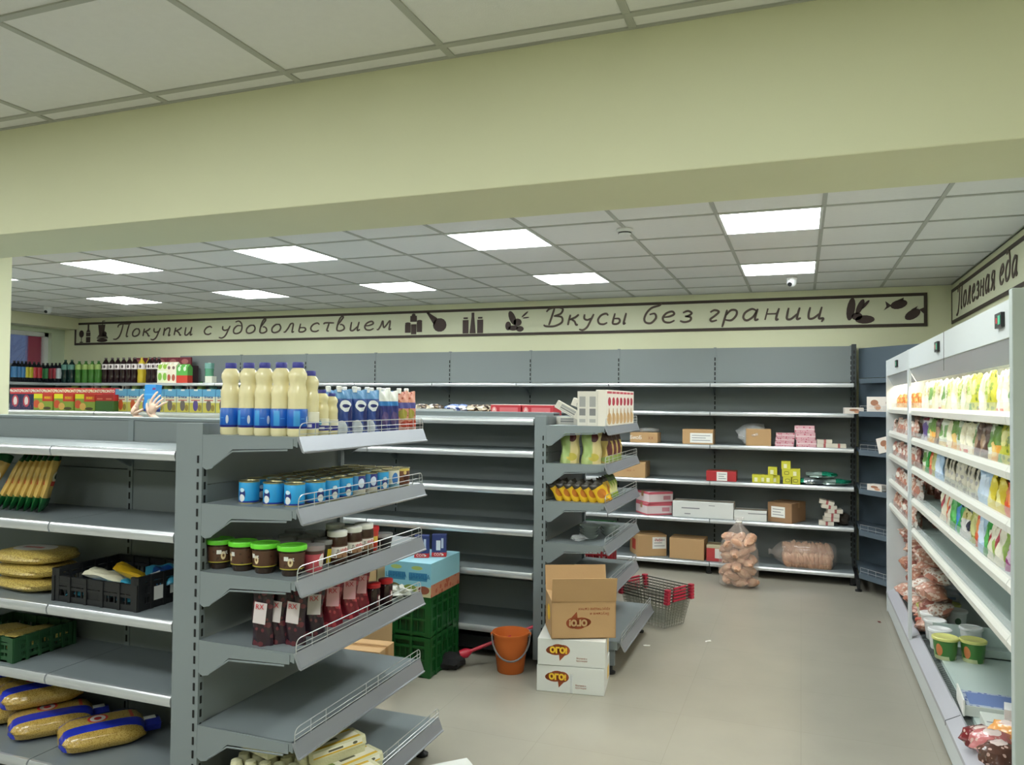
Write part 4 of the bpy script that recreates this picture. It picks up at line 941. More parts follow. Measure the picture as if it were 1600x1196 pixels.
for i, y in enumerate((4.73, 4.84, 4.95, 5.06, 5.17, 5.28, 5.39)): wa_.put((-1.15, y, Z2[0]), PI/2-.1, f'white and crimson wafer box along the rack edge, {ORD[i]} from the near side', 'box', 'crimson-printed wafer boxes')
ly = boxthing('wafer_box', .17, .07, .05, BISS)
ly.put((-1.40, 4.75, 1.574), .2, 'white wafer box lying tilted, left of the toppled pair', 'box', 'toppled wafer boxes', ry=.5)
ly.put((-1.315, 4.86, 1.60), .1, 'white wafer box lying tilted, right of the toppled pair', 'box', 'toppled wafer boxes', ry=.35)
ly.put((-1.42, 4.9, Z2[0]), -.3, 'white wafer box lying flat under the toppled pair', 'box', 'toppled wafer boxes')
GB = pm('pale_green_snack_bag', C(168, 184, 116), [('r', .55, 1, .0, 1, C(214, 196, 140)), ('e', .62, .8, .2, .14, C(90, 34, 36)), ('e', .6, .2, .25, .12, C(196, 180, 80)), ('r', 0, .5, .2, .9, C(160, 184, 112))], .35, bump=.2)
GB2 = pm('brown_yellow_snack_bag', C(196, 170, 96), [('r', 0, 1, .72, 1, C(80, 50, 40)), ('e', .5, .45, .2, .3, C(90, 40, 40)), ('e', .4, .12, .4, .12, C(150, 170, 90))], .35, bump=.2)
def snack(m_, w_, h_):
    def f():
        t = thing('snack_bag', None, None); MB().pillow(w_, h_, .07, seal=.12, bot=.4, wr=.005, seed=12).build('bag', m_, t, True); return t
    return Rep(f)
s1, s2 = snack(GB, .125, .2), snack(GB2, .12, .19)
s1.put((-1.37, 4.74, Z2[1]), .1, 'pale green snack bag standing alone on the second shelf of the farther rack', 'bag')
s1.put((-1.23, 4.74, Z2[1]), .2, 'pale green snack bag beside the brown ones on the farther rack', 'bag')
for i, y in enumerate((4.86, 4.98, 5.10)): s2.put((-1.165, y, Z2[1]), PI/2-.4, f'brown and yellow snack bag, {ORD[i]} from the near side on the second shelf', 'bag', 'brown snack bags')
YB_ = pm('yellow_coffee_pack', C(232, 186, 40), [('r', 0, 1, .76, 1, C(60, 56, 50)), ('e', .5, .45, .3, .2, C(200, 120, 40)), ('r', 0, 1, .0, .1, C(210, 150, 40))], .3, bump=.2)
GY = pm('green_yellow_pack', C(150, 180, 60), [('r', 0, 1, .7, 1, C(80, 100, 50)), ('e', .5, .4, .35, .25, C(225, 220, 150))], .3, bump=.2)
def ypk(m_):
    def f():
        t = thing('yellow_pack', None, None); MB().pillow(.09, .15, .03, seal=.14, wr=.003, seed=4).build('pack', m_, t, True); return t
    return Rep(f)
y1, y2 = ypk(YB_), ypk(GY)
for i in range(6): y1.put((-1.40+.054*i, 4.73, Z2[2]), .55, f'yellow pack with dark top leaning back, {ORD[i]} from the left', 'packet', 'leaning yellow packs', ry=-.55)
for i in range(5): (y2 if i > 1 else y1).put((-1.16, 4.83+.07*i, Z2[2]), PI/2-.3, f'{"green and yellow" if i > 1 else "yellow"} pack along the rack edge, {ORD[i]} from the near side', 'packet', 'packs on the rack edge', rx=-.3)
GLB = mat('frosted_bowl_glass', C(190, 200, 196), .12, alpha=.55, spec=.9)
gb = Rep(lambda: (lambda t: (MB().lathe([(.03, 0), (.035, .003), (.06, .028), (.068, .034), (.064, .034), (.055, .026), (.03, .005)], 24, cap=True).build('bowl', GLB, t, True), t)[1])(thing('glass_bowl', None, None)))
for i, (x, y, n_) in enumerate(((-1.27, 4.86, 4), (-1.18, 5.02, 3))):
    for k in range(n_): gb.put((x, y, Z2[3]+.018*k), 0, f'clear glass bowl, {ORD[k]} from the bottom of the {["nearer", "farther"][i]} nested stack', 'bowl', 'nested glass bowls')
MB().blob(.045, .05, .02, 14, 8, .3, 11, c=(0, 0, .018), flatten=.8).build('crumpled_film', PLAST, None, True, loc=(-1.31, 4.74, Z2[3]+.004)); tag(bpy.data.objects['crumpled_film'], 'wad of clear film before the glass bowls on the farther rack', 'film')
# ================================================================ on the floor by the middle run
SOL = mat('crate_inner_green', C(18, 66, 30), .5)
def gc():
    t = crate('plastic_crate', .60, .40, .235, GRNC)
    MB().box(-.287, .287, -.187, .187, .01, .225).build('inner_tray', SOL, t); return t
gcr = Rep(gc)
for k in range(2):
    o = gcr.put((-2.36, 4.37, .002+.240*k), 0, ['green plastic crate standing on the floor under its twin', 'green plastic crate on top of its twin, carrying the sky blue tray box'][k], 'crate', 'stacked green crates')
for k in range(2):
    gcr.put((-2.99, 4.36, .002+.240*k), 0, f'green crate left of the tray box stack, {["lower", "upper"][k]} one', 'crate', 'left stack of green crates')
SEA = pm('sky_blue_tray_print', C(132, 190, 210), [('r', 0, 1, 0, .3, C(196, 190, 150)), ('e', .2, .24, .14, .12, C(110, 100, 60)), ('e', .55, .22, .14, .12, C(130, 150, 70)), ('e', .85, .2, .12, .12, C(140, 80, 60)), ('r', .08, .45, .46, .7, C(60, 130, 170)), ('r', .53, .92, .46, .7, C(60, 130, 170)), ('e', .25, .84, .12, .06, C(170, 190, 110)), ('e', .7, .84, .12, .06, C(170, 190, 110))], .45)
SEAS = pm('sky_blue_tray_side', C(140, 192, 208), [('r', 0, 1, 0, .36, C(188, 128, 100))], .45, spots=(26, .36, C(170, 84, 60), 0, .34), axis='y')
SEAT = mat('sky_blue_tray_top', C(150, 198, 214), .5, vary=.08, vscale=12)
t = thing('tray_box', 'sky blue printed tray box on the green crates', 'box', (-2.21, 4.37, .479))
MB().box(-.155, .154, -.205, .205, 0, .2).build('box', SEAT, t)
MB().box(-.155, .155, -.2065, -.205, 0, .2).build('printed_front', SEA, t); MB().box(.154, .1555, -.205, .205, 0, .2).build('printed_side', SEAS, t)
for k in (-.078, .078): text('ЦАРИЦА', .038, mat('sea_blue_print', C(40, 110, 160), .5), t, (k, -.2078, .118), xs=.9)
SALT = pm('navy_salt_print', C(44, 56, 110), [('r', 0, 1, 0, .2, C(196, 40, 44)), ('r', .3, .6, .3, .75, C(214, 222, 232)), ('r', .65, .8, .4, .85, C(180, 190, 210))], .45)
st = boxthing('salt_pack', .09, .055, .135, SALT, lambda t, a, b_, c_: text('СОЛЬ', .022, WHITE, t, (0, -b_/2-.001, .014)))
st.put((-2.20, 4.33, .679), .35, 'navy and red salt pack on the sky blue tray box, left one', 'box', 'salt packs')
st.put((-2.115, 4.40, .679), .35, 'navy and red salt pack on the sky blue tray box, right one', 'box', 'salt packs')
def carton(w_, d_, h_, m_=CARD, flaps=False, open_=False, tape=True):
    t = thing('cardboard_box', None, None)
    if not open_:
        MB().box(-w_/2, w_/2, -d_/2, d_/2, 0, h_).build('box', m_, t, bevel=.003)
        MB().box(-w_/2-.0006, w_/2+.0006, -.022, .022, h_-.05, h_+.0008).build('tape', mat('tan_tape', C(168, 128, 84), .3), t)
        MB().box(-w_/2+.004, w_/2-.004, -.001, .001, h_+.0006, h_+.0014).build('flap_seam', BROWNT, t)
    else:
        th = .004; b_ = MB(); b_.box(-w_/2, w_/2, -d_/2, d_/2, 0, th); b_.box(-w_/2, w_/2, -d_/2, -d_/2+th, 0, h_).box(-w_/2, w_/2, d_/2-th, d_/2, 0, h_).box(-w_/2, -w_/2+th, -d_/2, d_/2, 0, h_).box(w_/2-th, w_/2, -d_/2, d_/2, 0, h_); b_.build('box', m_, t)
    return t
def flap(t, a, b_, vec, m_=CARD):
    a, b_, v = Vector(a), Vector(b_), Vector(vec); n_ = (b_-a).cross(v).normalized()*.004
    MB().add([a, b_, b_+v, a+v, a+n_, b_+n_, b_+v+n_, a+v+n_], [(0, 3, 2, 1), (4, 5, 6, 7), (0, 1, 5, 4), (1, 2, 6, 5), (2, 3, 7, 6), (3, 0, 4, 7)]).build('flap', m_, t)
t = carton(.30, .30, .17, CARDI, open_=True); t.location = (-2.62, 4.40, .478); tag(t, 'open shallow brown carton left of the sky blue tray box', 'box')
t = carton(.30, .20, .26); t.location = (-2.33, 3.86, 0.001); t.rotation_euler = (0, 0, .1); tag(t, 'brown printed carton on the floor behind the nearest end rack', 'box')
MB().box(.1502, .1512, -.08, .08, .01, .1).build('printed_side', pm('brown_side_print', C(176, 140, 100), [('e', .5, .5, .3, .35, C(110, 60, 40))], .7, axis='y'), t)
t = MB().box(-.002, .002, -.13, .13, 0, .2).build('cardboard_sheet', CARDI, None, loc=(-2.36, 4.12, .16), rot=(0, 0, PI/2-.1)); t.location = (-2.42, 4.14, .14); tag(t, 'tan cardboard sheet leaning against the green crates', 'cardboard')
# bucket
t = thing('bucket', 'orange plastic bucket with grey handle on the floor', 'bucket', (-1.665, 4.485, 0.001))
ORG = mat('orange_bucket_plastic', C(206, 108, 50), .6, spec=.25)
MB().lathe([(.078, 0), (.081, .003), (.108, .225), (.115, .226), (.116, .238), (.110, .238), (.104, .225), (.078, .01), (.002, .008)], 32, cap=False).lathe([(.079, .0), (.079, .004)], 32).build('body', ORG, t, True)
hp = [Vector((-.116*math.cos(a), -.117*math.sin(a)*.80-.01, .222-.135*math.sin(a))) for a in [PI*k/16 for k in range(17)]]
MB().tube(hp, .0055, 7).build('handle', mat('grey_handle', C(120, 120, 122), .4), t, True, rot=(0, 0, .35))
for s_ in (-1, 1): MB().lathe([(.012, -.012), (.012, .012)], 12).build('handle_lug', ORG, t, True, loc=(s_*.112*math.cos(.35), s_*.112*math.sin(.35), .222), rot=(0, PI/2, .35))
# brush
t = thing('floor_brush', 'black floor brush with long red handle lying behind the bucket', 'brush', (-2.03, 4.40, 0))
bm_ = MB(); bm_.blob(.085, .08, .05, 20, 10, .12, 3, c=(0, 0, .042), flatten=.8, fr=5); bm_.build('bristles', mat('black_bristles', C(24, 24, 26), .8, bump=.8, bscale=200), t, True)
MB().tube([(.05, .03, .075), (.085, .05, .085), (.11, .065, .095)], [.026, .03, .014], 12).build('brush_socket', mat('red_plastic', C(186, 36, 60), .35), t, True)
MB().tube([(.10, .06, .092), (.60, .34, .29)], .011, 10).build('handle', mat('red_plastic', C(186, 36, 60), .35), t, True)
# cartons with emblem
EMB_ = mat('emblem_brown', C(150, 72, 38), .55); EMY = mat('emblem_yellow', C(236, 190, 50), .55)
def emblem(t, cx, y, cz, s_, flip=1, words=True, body=EMB_, lett=None):
    e = MB(); e.prism([(cx+s_*flip*a, cz+s_*flip*c) for a, c in ell(-.16, 0, .5, .27, 16)+[]], y-.0006, y, 'y'); e.prism([(cx+s_*flip*a, cz+s_*flip*c) for a, c in ell(.3, .03, .38, .3, 16)], y-.0006, y, 'y')
    e.prism([(cx+s_*flip*a, cz+s_*flip*c) for a, c in [(.05, -.2), (.45, -.2), (.1, -.58)]], y-.0006, y, 'y'); e.prism([(cx+s_*flip*a, cz+s_*flip*c) for a, c in ell(.02, .12, .42, .24, 16)], y-.0006, y, 'y'); e.prism([(cx+s_*flip*a, cz+s_*flip*c) for a, c in ell(-.35, -.02, .34, .2, 16)], y-.0006, y, 'y')
    e.build('emblem', body, t)
    text('ОГО!', .42*s_, lett or EMY, t, (cx+.03*s_*flip, y-.0012, cz), rot=(PI/2, 0 if flip > 0 else PI, 0), bold=.03*s_)
WCT = mat('white_carton', C(214, 216, 212), .6, vary=.02)
for k in range(2):
    t = thing('cardboard_box', ['lower white carton with a brown and yellow emblem, standing on the floor', 'upper white carton with a brown and yellow emblem, under the open brown carton'][k], 'box', (-1.245, 4.42, .001+.151*k), .17 if k else .14, 'white emblem cartons')
    MB().box(-.192, .192, -.16, .16, 0, .148).build('box', WCT, t, bevel=.002)
    emblem(t, -.075, -.1602, .085, .10); MB().box(.1922, .193, .03, .1, .03, .1).build('side_print', EMY, t)
    text('Вкусные и', .012, EMB_, t, (.06, -.1606, .048)); text('хрустящие', .012, EMB_, t, (.06, -.1606, .034))
    if k == 0: MB().box(.0, .014, -.1615, -.1605, .0, .11).build('tape', PLAST, t)
t = carton(.37, .28, .21, CARD, open_=True); t.location = (-1.215, 4.43, .306); t.rotation_euler = (0, 0, .43); tag(t, 'open brown carton with raised flaps on top of the white cartons', 'box')
flap(t, (-.185, -.14, .21), (.185, -.14, .21), (.0, -.03, .135)); flap(t, (.185, .14, .21), (-.185, .14, .21), (-.0, .04, .14)); flap(t, (-.185, .14, .21), (-.185, -.14, .21), (.12, 0, -.03)); flap(t, (.185, -.14, .21), (.185, .14, .21), (-.12, 0, -.04))
emblem(t, -.03, -.1404, .09, .105, flip=-1, body=EMB_, lett=CARD)
text('хрустящие снэки', .022, EMB_, t, (.06, -.1406, .165), rot=(PI/2, PI, 0)); text('Вкусные и', .022, EMB_, t, (.09, -.1406, .138), rot=(PI/2, PI, 0))
MB().prism([(a, c) for a, c in ell(-.02, .12, .055, .045, 18)], -.1866, -.1852, 'x').build('side_print', EMY, t)
# wire baskets
def basket():
    t = thing('wire_basket', None, None); wm = MB(); L_, W_, H_ = .42, .28, .20; k_ = .8
    def rect(z, s_): return [Vector((a*L_/2*s_, b_*W_/2*s_, z)) for a, b_ in ((-1, -1), (1, -1), (1, 1), (-1, 1))]
    for j in range(5):
        z = .01+H_*j/5; s_ = k_+(1-k_)*j/5; wm.tube(rect(z, s_), .0016, 4, close=True)
    for e in range(4):
        a, b_ = rect(.01, k_)[e], rect(.01, k_)[(e+1) % 4]; c_, d_ = rect(H_, 1)[e], rect(H_, 1)[(e+1) % 4]; n_ = 12 if e % 2 == 0 else 8
        for i in range(n_+1): p, q = a.lerp(b_, i/n_), c_.lerp(d_, i/n_); wm.tube([p, q], .0016, 4)
    for i in range(9): y = (i/8-.5)*W_*k_; wm.tube([(-L_/2*k_, y, .01), (L_/2*k_, y, .01)], .0015, 4)
    wm.build('wire_mesh', mat('grey_basket_wire', C(150, 152, 140), .35, metal=.6), t)
    MB().tube(rect(H_+.003, 1.02), .0042, 6, close=True).build('rim', mat('dark_rim_wire', C(56, 58, 52), .35, metal=.5), t)
    rd = mat('crimson_sleeve', C(178, 36, 62), .4)
    for e in (1, 3):
        a, b_ = rect(H_+.003, 1.02)[e], rect(H_+.003, 1.02)[(e+1) % 4]
        MB().tube([a.lerp(b_, .25)+Vector((0, 0, .006)), a.lerp(b_, .75)+Vector((0, 0, .006))], .008, 8).build('grip', rd, t, True)
    for c_ in rect(H_+.003, 1.02): MB().box(c_.x-.018, c_.x+.018, c_.y-.018, c_.y+.018, c_.z-.008, c_.z+.012).build('corner_sleeve', rd, t, bevel=.004)
    return t
bs = Rep(basket)
for k in range(5): bs.put((-1.02, 5.86, .004+.022*k), -.5+.006*k, f'red-cornered wire shopping basket, {["lowest", "second from the bottom", "middle", "fourth from the bottom", "topmost"][k]} of the nested stack', 'basket', 'nested wire baskets')
# crates glimpsed behind the farther end rack
rcr = Rep(lambda: crate('plastic_crate', .40, .30, .195, mat('crimson_crate_plastic', C(150, 30, 42), .4)))
for k in range(2): rcr.put((-1.72, 6.62, .002+.2*k), .1, f'crimson plastic crate behind the farther end rack, {["bottom", "upper"][k]} one under the green crate', 'crate', 'crimson crates behind the rack')
o = Rep(lambda: crate('plastic_crate', .40, .30, .195, GRNC)).put((-1.72, 6.62, .402), .1, 'green plastic crate topping the crimson crates behind the farther end rack', 'crate')
# scraps
for i, (px, py, r_, m_) in enumerate(((1011, 1010, .02, WHITE), (1107, 1003, .022, LABELW), (1374, 973, .018, mat('dark_red_scrap', C(110, 30, 26), .6)))):
    p = on_z(px, py, 0); o = MB().blob(r_, r_*.5, .004, 8, 5, .4, i, c=(0, 0, .004), flatten=.7).build('paper_scrap', m_, None, loc=(p.x, p.y, 0), rot=(0, 0, i)); tag(o, ['small white paper scrap on the floor before the wire baskets', 'white paper scrap in the middle of the floor', 'dark red scrap on the floor beside the fridge base'][i], 'scrap')
p = on_z(730, 1184, .18)
t = thing('cardboard_box', 'white box whose corner pokes into the bottom edge of the picture', 'box', (p.x, p.y-.2, 0), PI/4)
MB().box(-.14, .14, -.14, .14, 0, .18).build('box', WCT, t, bevel=.002)
MB().box(-.14, .14, -.02, .02, .1795, .1806).build('tape', PLAST, t)
# ================================================================ goods on the back wall shelving
SHF = [1.842, 1.564, 1.244, .892, .526, .115]
YW = 7.74   # just behind the shelf lip
def at(px, py, y=YW): return on_y(px, py, y)
def card_at(px0, px1, z, h_, d_, label, rz=0, y=YW, m_=CARD, extra=None, group=None, **kw):
    a, b_ = at(px0, 700, y).x, at(px1, 700, y).x; w_ = b_-a
    t = carton(w_, d_, h_, m_, **kw); t.location = ((a+b_)/2, y+d_/2+.012, z+.001); t.rotation_euler = (0, 0, rz); tag(t, label, 'box', group)
    if extra: extra(t, w_, d_, h_)
    return t
def lbl(x0, x1, z0, z1, lines=3):
    def f(t, w_, d_, h_):
        MB().box(w_*x0, w_*x1, -d_/2-.0008, -d_/2-.0002, h_*z0, h_*z1).build('paper_label', LABELW, t)
        l_ = MB()
        for k in range(lines): zz = h_*(z0+(z1-z0)*(.25+.5*k/max(lines-1, 1))); l_.box(w_*(x0+.06), w_*(x0+(x1-x0)*(.7 if k % 2 else .9)), -d_/2-.0014, -d_/2-.0008, zz-.003, zz+.003)
        l_.build('print_lines', mat('faint_grey_print', C(130, 130, 135), .6), t)
    return f
t = card_at(984, 1027, SHF[2], .10, .2, 'low brown carton with clear film on top, upper left of the right bays', extra=lambda t, w_, d_, h_: (text('БиоБ', .05, WHITE, t, (-.08, -d_/2-.001, .05)), text('хх', .05, mat('rust_print', C(150, 90, 60), .6), t, (.07, -d_/2-.001, .05))))
o = MB().blob(.10, .06, .03, 16, 8, .2, 3, c=(0, 0, .02), flatten=.6).build('clear_film', PLAST, t, True, loc=(.02, 0, .10))
card_at(1066, 1114, SHF[2], .145, .2, 'brown carton with big white label on the third shelf', extra=lbl(-.25, .48, .1, .75))
t = card_at(1164, 1203, SHF[2], .16, .22, 'brown carton wrapped in clear film beside the pink boxes', rz=.1)
MB().blob(.15, .12, .11, 20, 10, .15, 6, c=(-.04, 0, .10), flatten=.9).build('clear_film', PLAST, t, True)
PNK = pm('pink_white_box', C(214, 166, 174), [('r', 0, 1, .4, .6, C(226, 200, 202))], .5, spots=(46, .34, C(190, 90, 110)))
pk = boxthing('pink_box', .168, .14, .042, PNK); pk2 = boxthing('pink_box', .175, .14, .066, PNK)
xp = (at(1211, 690).x+at(1240, 690).x)/2
for k in range(3): pk.put((xp+.004*k, YW+.08, SHF[2]+.001+.043*k), .02*k, f'flat pink and white box, {["lowest", "middle", "top"][k]} of the lower stack', 'box', 'flat pink boxes')
xp = (at(1245, 690).x+at(1275, 690).x)/2
for k in range(3): pk2.put((xp-.006*k, YW+.08, SHF[2]+.001+.067*k), -.03*k, f'pink and white box, {["lowest", "middle", "top"][k]} of the taller stack', 'box', 'tall stack of pink boxes')
SLM = pm('white_box_red_slash', C(216, 208, 194), [('r', .45, .6, 0, 1, C(170, 90, 90))], .5)
slim = boxthing('slim_box', .13, .12, .036, SLM)
for k in range(2): slim.put(((at(1278, 690).x+at(1298, 690).x)/2+.003*k, YW+.07, SHF[2]+.001+.037*k), 0, f'slim white box with red slash, {["lower", "upper"][k]} one beside the pink stacks', 'box', 'slim white boxes on the third shelf')
slim.put(((at(1299, 690).x+at(1322, 690).x)/2, YW+.07, SHF[2]+.001), 0, 'slim white box lying alone at the right end of the third shelf', 'box')
# fourth shelf
card_at(948, 1008, SHF[3], .155, .26, 'long brown carton with faint brown print behind the farther rack', extra=lambda t, w_, d_, h_: text('ххх  =', .03, mat('rust_print', C(150, 90, 60), .6), t, (.05, -d_/2-.001, .07)))
def redx(t, w_, d_, h_):
    lbl(-.15, .2, .05, .95)(t, w_, d_, h_)
card_at(1103, 1150, SHF[3], .095, .22, 'flat red carton with white label on the fourth shelf', m_=mat('red_carton', C(176, 46, 50), .5), extra=redx, rz=.02)
YG = pm('yellow_green_box', C(206, 202, 60), [('r', .2, .8, .2, .8, C(190, 186, 50)), ('e', .5, .5, .28, .24, C(120, 116, 40)), ('e', .5, .5, .22, .16, C(204, 200, 70))], .5)
YGL = pm('yellow_green_box_label', C(206, 202, 60), [('r', .25, .6, .15, .65, C(232, 230, 190))], .5)
yg, ygl = boxthing('yellow_box', .082, .08, .068, YG), boxthing('yellow_box', .082, .08, .076, YGL)
def xw(px): return at(px, 740).x
for i, (px, z, r_) in enumerate(((1182, 0, ygl), (1192, 0, ygl), (1201, 0, ygl), (1211, 0, ygl), (1207, 1, ygl))):
    r_.put((xw(px)+.0, YW+.06+.02*(i % 2), SHF[3]+.001+.077*z), 0, f'small yellow-green box with white label, {["leftmost", "second", "third", "rightmost", "topmost"][i]} of the left pile', 'box', 'left pile of yellow boxes')
for i, (px, z) in enumerate(((1230.5, 0), (1243, 0), (1229, 1), (1243, 1), (1228, 2))):
    (yg if i in (0, 1, 2) else ygl).put((xw(px), YW+.06, SHF[3]+.001+(.069*z)), 0, f'small yellow-green box, {["lower left", "lower right", "middle left", "upper right", "topmost"][i]} of the right pile', 'box', 'right pile of yellow boxes')
SIL = pm('silver_green_bag', C(176, 184, 184), [('r', .0, .25, 0, 1, C(40, 160, 130)), ('e', .6, .5, .3, .4, C(120, 130, 132))], .2, metal=.5, bump=.6)
SIL2 = pm('green_silver_bag', C(150, 170, 164), [('r', .5, 1, .4, 1, C(36, 150, 116))], .2, metal=.4, bump=.6)
for i, (px, z, m_, l_) in enumerate(((1268, .0, SIL, 'left'), (1305, .0, SIL2, 'right'), (1285, .062, SIL2, 'upper'))):
    o = MB().blob(.13, .08, .034, 20, 9, .16, i+2, c=(0, 0, .03), flatten=.9, fr=4).build('foil_bag', m_, None, True, loc=(xw(px), YW+.1, SHF[3]+z)); tag(o, f'silver and green foil bag, {l_} one of three in a heap', 'bag', 'heap of foil bags')
# fifth shelf
PWB = pm('pink_edge_flat_box', C(222, 206, 206), [('r', 0, 1, .8, 1, C(206, 96, 110)), ('r', 0, 1, 0, .14, C(206, 96, 110)), ('r', .6, .9, .3, .65, C(196, 130, 140))], .5)
for k in range(2):
    a, b_ = at(985+2*k, 790).x, at(1050, 790).x; t = carton(.27, .27, .115, PWB); t.location = ((a+b_)/2, YW+.15, SHF[4]+.001+.116*k); t.rotation_euler = (0, 0, .62+.06*k); tag(t, f'flat white pizza-style box with pink edges, {["lower", "upper"][k]} of two', 'box', 'pink-edged flat boxes')
def prn_(t, w_, d_, h_):
    l_ = MB(); l_.box(-w_*.35, -w_*.05, -d_/2-.001, -d_/2-.0003, h_*.55, h_*.62); l_.box(-w_*.3, -w_*.2, -d_/2-.001, -d_/2-.0003, h_*.2, h_*.26); l_.box(w_*.1, w_*.2, -d_/2-.001, -d_/2-.0003, h_*.78, h_*.82); l_.build('print_lines', mat('faint_grey_print', C(130, 130, 135), .6), t)
card_at(1051, 1146, SHF[4], .155, .22, 'long white carton with grey print in the middle of the fifth shelf', m_=WCT, extra=prn_)
card_at(1147, 1198, SHF[4], .095, .22, 'low white carton with dark printed line right of the long one', m_=WCT, extra=lambda t, w_, d_, h_: MB().box(-.02, .15, -d_/2-.001, -d_/2-.0003, h_*.7, h_*.78).build('print_lines', mat('faint_grey_print', C(130, 130, 135), .6), t))
t = card_at(1208, 1250, SHF[4], .185, .30, 'brown carton with white label near the right end of the fifth shelf', extra=lbl(-.35, .22, .25, .8), rz=-.42, m_=mat('dark_brown_cardboard', C(150, 116, 84), .8, vary=.05))
for k in range(6):
    slim.put((at(1295, 800).x+(-.05, -.01, .0, .02, -.03, -.05)[k]+.03, YW+.07, SHF[4]+.001+.0385*k), (0, .1, -.05, .1, .05, .0)[k], f'slim white box with red slash, {ORD[k]} from the bottom of the leaning stack', 'box', 'leaning stack of slim boxes', ry=(0, 0, .02, 0, .12, .2)[k])
o = MB().blob(.06, .07, .06, 14, 9, .2, 8, c=(0, 0, .055), flatten=.9).build('brown_bag', mat('brown_crinkled_film', C(70, 62, 54), .4, bump=.3), None, True, loc=(at(1318, 800).x, YW+.12, SHF[4])); tag(o, 'dark crinkled bag beside the leaning stack of slim boxes', 'bag')
# bottom shelf
def redlab(t, w_, d_, h_):
    lbl(.0, .48, .35, .9)(t, w_, d_, h_); MB().box(-w_/2-.001, -w_/2, -.06, .06, h_*.25, h_*.75).build('red_print', mat('rust_red_print', C(176, 60, 44), .6), t)
    text('7х51', .04, RED, t, (w_*.22, -d_/2-.002, h_*.75))
card_at(986, 1032, SHF[5], .21, .28, 'brown carton with white label and red side print on the bottom shelf', extra=redlab, rz=.5)
card_at(1047, 1101, SHF[5], .20, .24, 'plain taped brown carton on the bottom shelf', rz=-.04)
card_at(1104, 1128, SHF[5], .155, .2, 'small red and white carton half hidden by the standing bag', m_=pm('red_white_carton', C(186, 66, 66), [('r', .55, 1, .2, .8, C(226, 222, 214)), ('r', 0, 1, .82, 1, C(190, 180, 150))], .5))
# big clear bags of pasta or rolls
INN = pm('tan_loaves', C(196, 150, 122), [], .5, spots=(16, .5, C(206, 166, 136)), bump=.6, bscale=14)
FILM = mat('thin_film', C(226, 214, 206), .12, alpha=.2, spec=.9)
t = thing('clear_bag', 'tied clear bag of tan loaves standing on the floor by the wall shelves', 'bag', (-.525, 7.28, .002))
rnd = random.Random(5)
for k in range(45):
    a = k*2.4; r_ = (.115, .10, .03)[k % 3]; zz = .045+.029*(k//3); MB().blob(.078, .046, .038, 12, 8, .1, k).build('loaf', INN, t, True, loc=(r_*math.cos(a)*1.0, r_*math.sin(a)*.6, min(zz, .44)), rot=(rnd.uniform(-.5, .5), rnd.uniform(-.6, .6), rnd.uniform(0, 3)))
MB().lathe([(.12, 0), (.165, .03), (.175, .15), (.17, .30), (.15, .40), (.085, .50), (.03, .565), (.022, .58), (.04, .60), (.05, .625)], 28, cap=False, sq=3).build('film', FILM, t, True).scale = (1, .7, 1)
MB().lathe([(.025, .572), (.03, .58), (.025, .588)], 12).build('knot', WHITE, t, True)
t = thing('clear_bag', 'tied clear bag of tan loaves lying on the bottom wall shelf', 'bag', (at(1262, 870).x-.02, YW+.12, SHF[5]+.002))
for k in range(36):
    MB().blob(.085, .042, .04, 12, 8, .1, k+40).build('loaf', INN, t, True, loc=(-.17+.40*(k % 12)/12+rnd.uniform(-.01, .01), (-.055, .055, .0)[k//12], (.06, .06, .15)[k//12]), rot=(rnd.uniform(-.4, .4), rnd.uniform(.9, 1.6), rnd.uniform(-.5, .5)))
MB().lathe([(.085, -.27), (.115, -.24), (.125, -.1), (.125, .1), (.11, .2), (.07, .26), (.02, .30), (.03, .33)], 24, cap=False).build('film', FILM, t, True, loc=(0, 0, .118), rot=(0, -PI/2, 0))
# corner rack goods
WH2 = pm('white_brown_pack', C(222, 214, 206), [('e', .5, .6, .25, .2, C(160, 110, 84)), ('e', .7, .3, .2, .2, C(200, 150, 120))], .4)
wp = boxthing('white_pack', .16, .08, .055, WH2); wp2 = boxthing('biscuit_pack', .14, .09, .13, WH2)
wp.put((.44, 7.60, 1.564), .1, 'white paper pack lying across the shelf end by the corner rack', 'packet')
wp2.put((.62, 7.42, 1.586), -.6, 'white and brown biscuit pack on the corner rack, left one', 'packet', 'biscuit packs')
wp2.put((.73, 7.30, 1.586), -.7, 'white and brown biscuit pack on the corner rack, right one', 'packet', 'biscuit packs')
wp2.put((.70, 7.26, 1.246), -.8, 'tilted cream pack on the second level of the corner rack', 'packet', ry=-.25)
wp.put((.62, 7.38, .906), -.85, 'white roll pack lying on the third level of the corner rack', 'packet')
# ================================================================ drinks on the top wall shelf
ZD = 1.842
def soda(liq, lab, cap, r=.05, h=.33, labz=(.18, .25), rough=.1):
    def f():
        t = thing('soda_bottle', None, None); k = h/.33
        MB().lathe([(r*.86, 0), (r, .012), (r*.98, .08), (r*.9, .13), (r, .17), (r, .23*k), (r*.8, .265*k), (r*.42, .30*k), (r*.28, .312*k), (r*.28, .32*k)], 16).build('body', liq, t, True)
        MB().lathe([(r*1.01+.001, labz[0]), (r*1.01+.001, labz[1])], 16, cap=False).build('label', lab, t, True)
        MB().lathe([(r*.34, h-.014), (r*.34, h+.006)], 12).build('cap', cap, t, True); return t
    return Rep(f)
COLA = mat('cola_liquid', C(34, 16, 20), .12); GRS = mat('green_soda', C(66, 120, 48), .15, vary=.2, vscale=20); DKG = mat('dark_green_bottle', C(16, 44, 42), .12); YLS = mat('yellow_soda', C(190, 168, 50), .15)
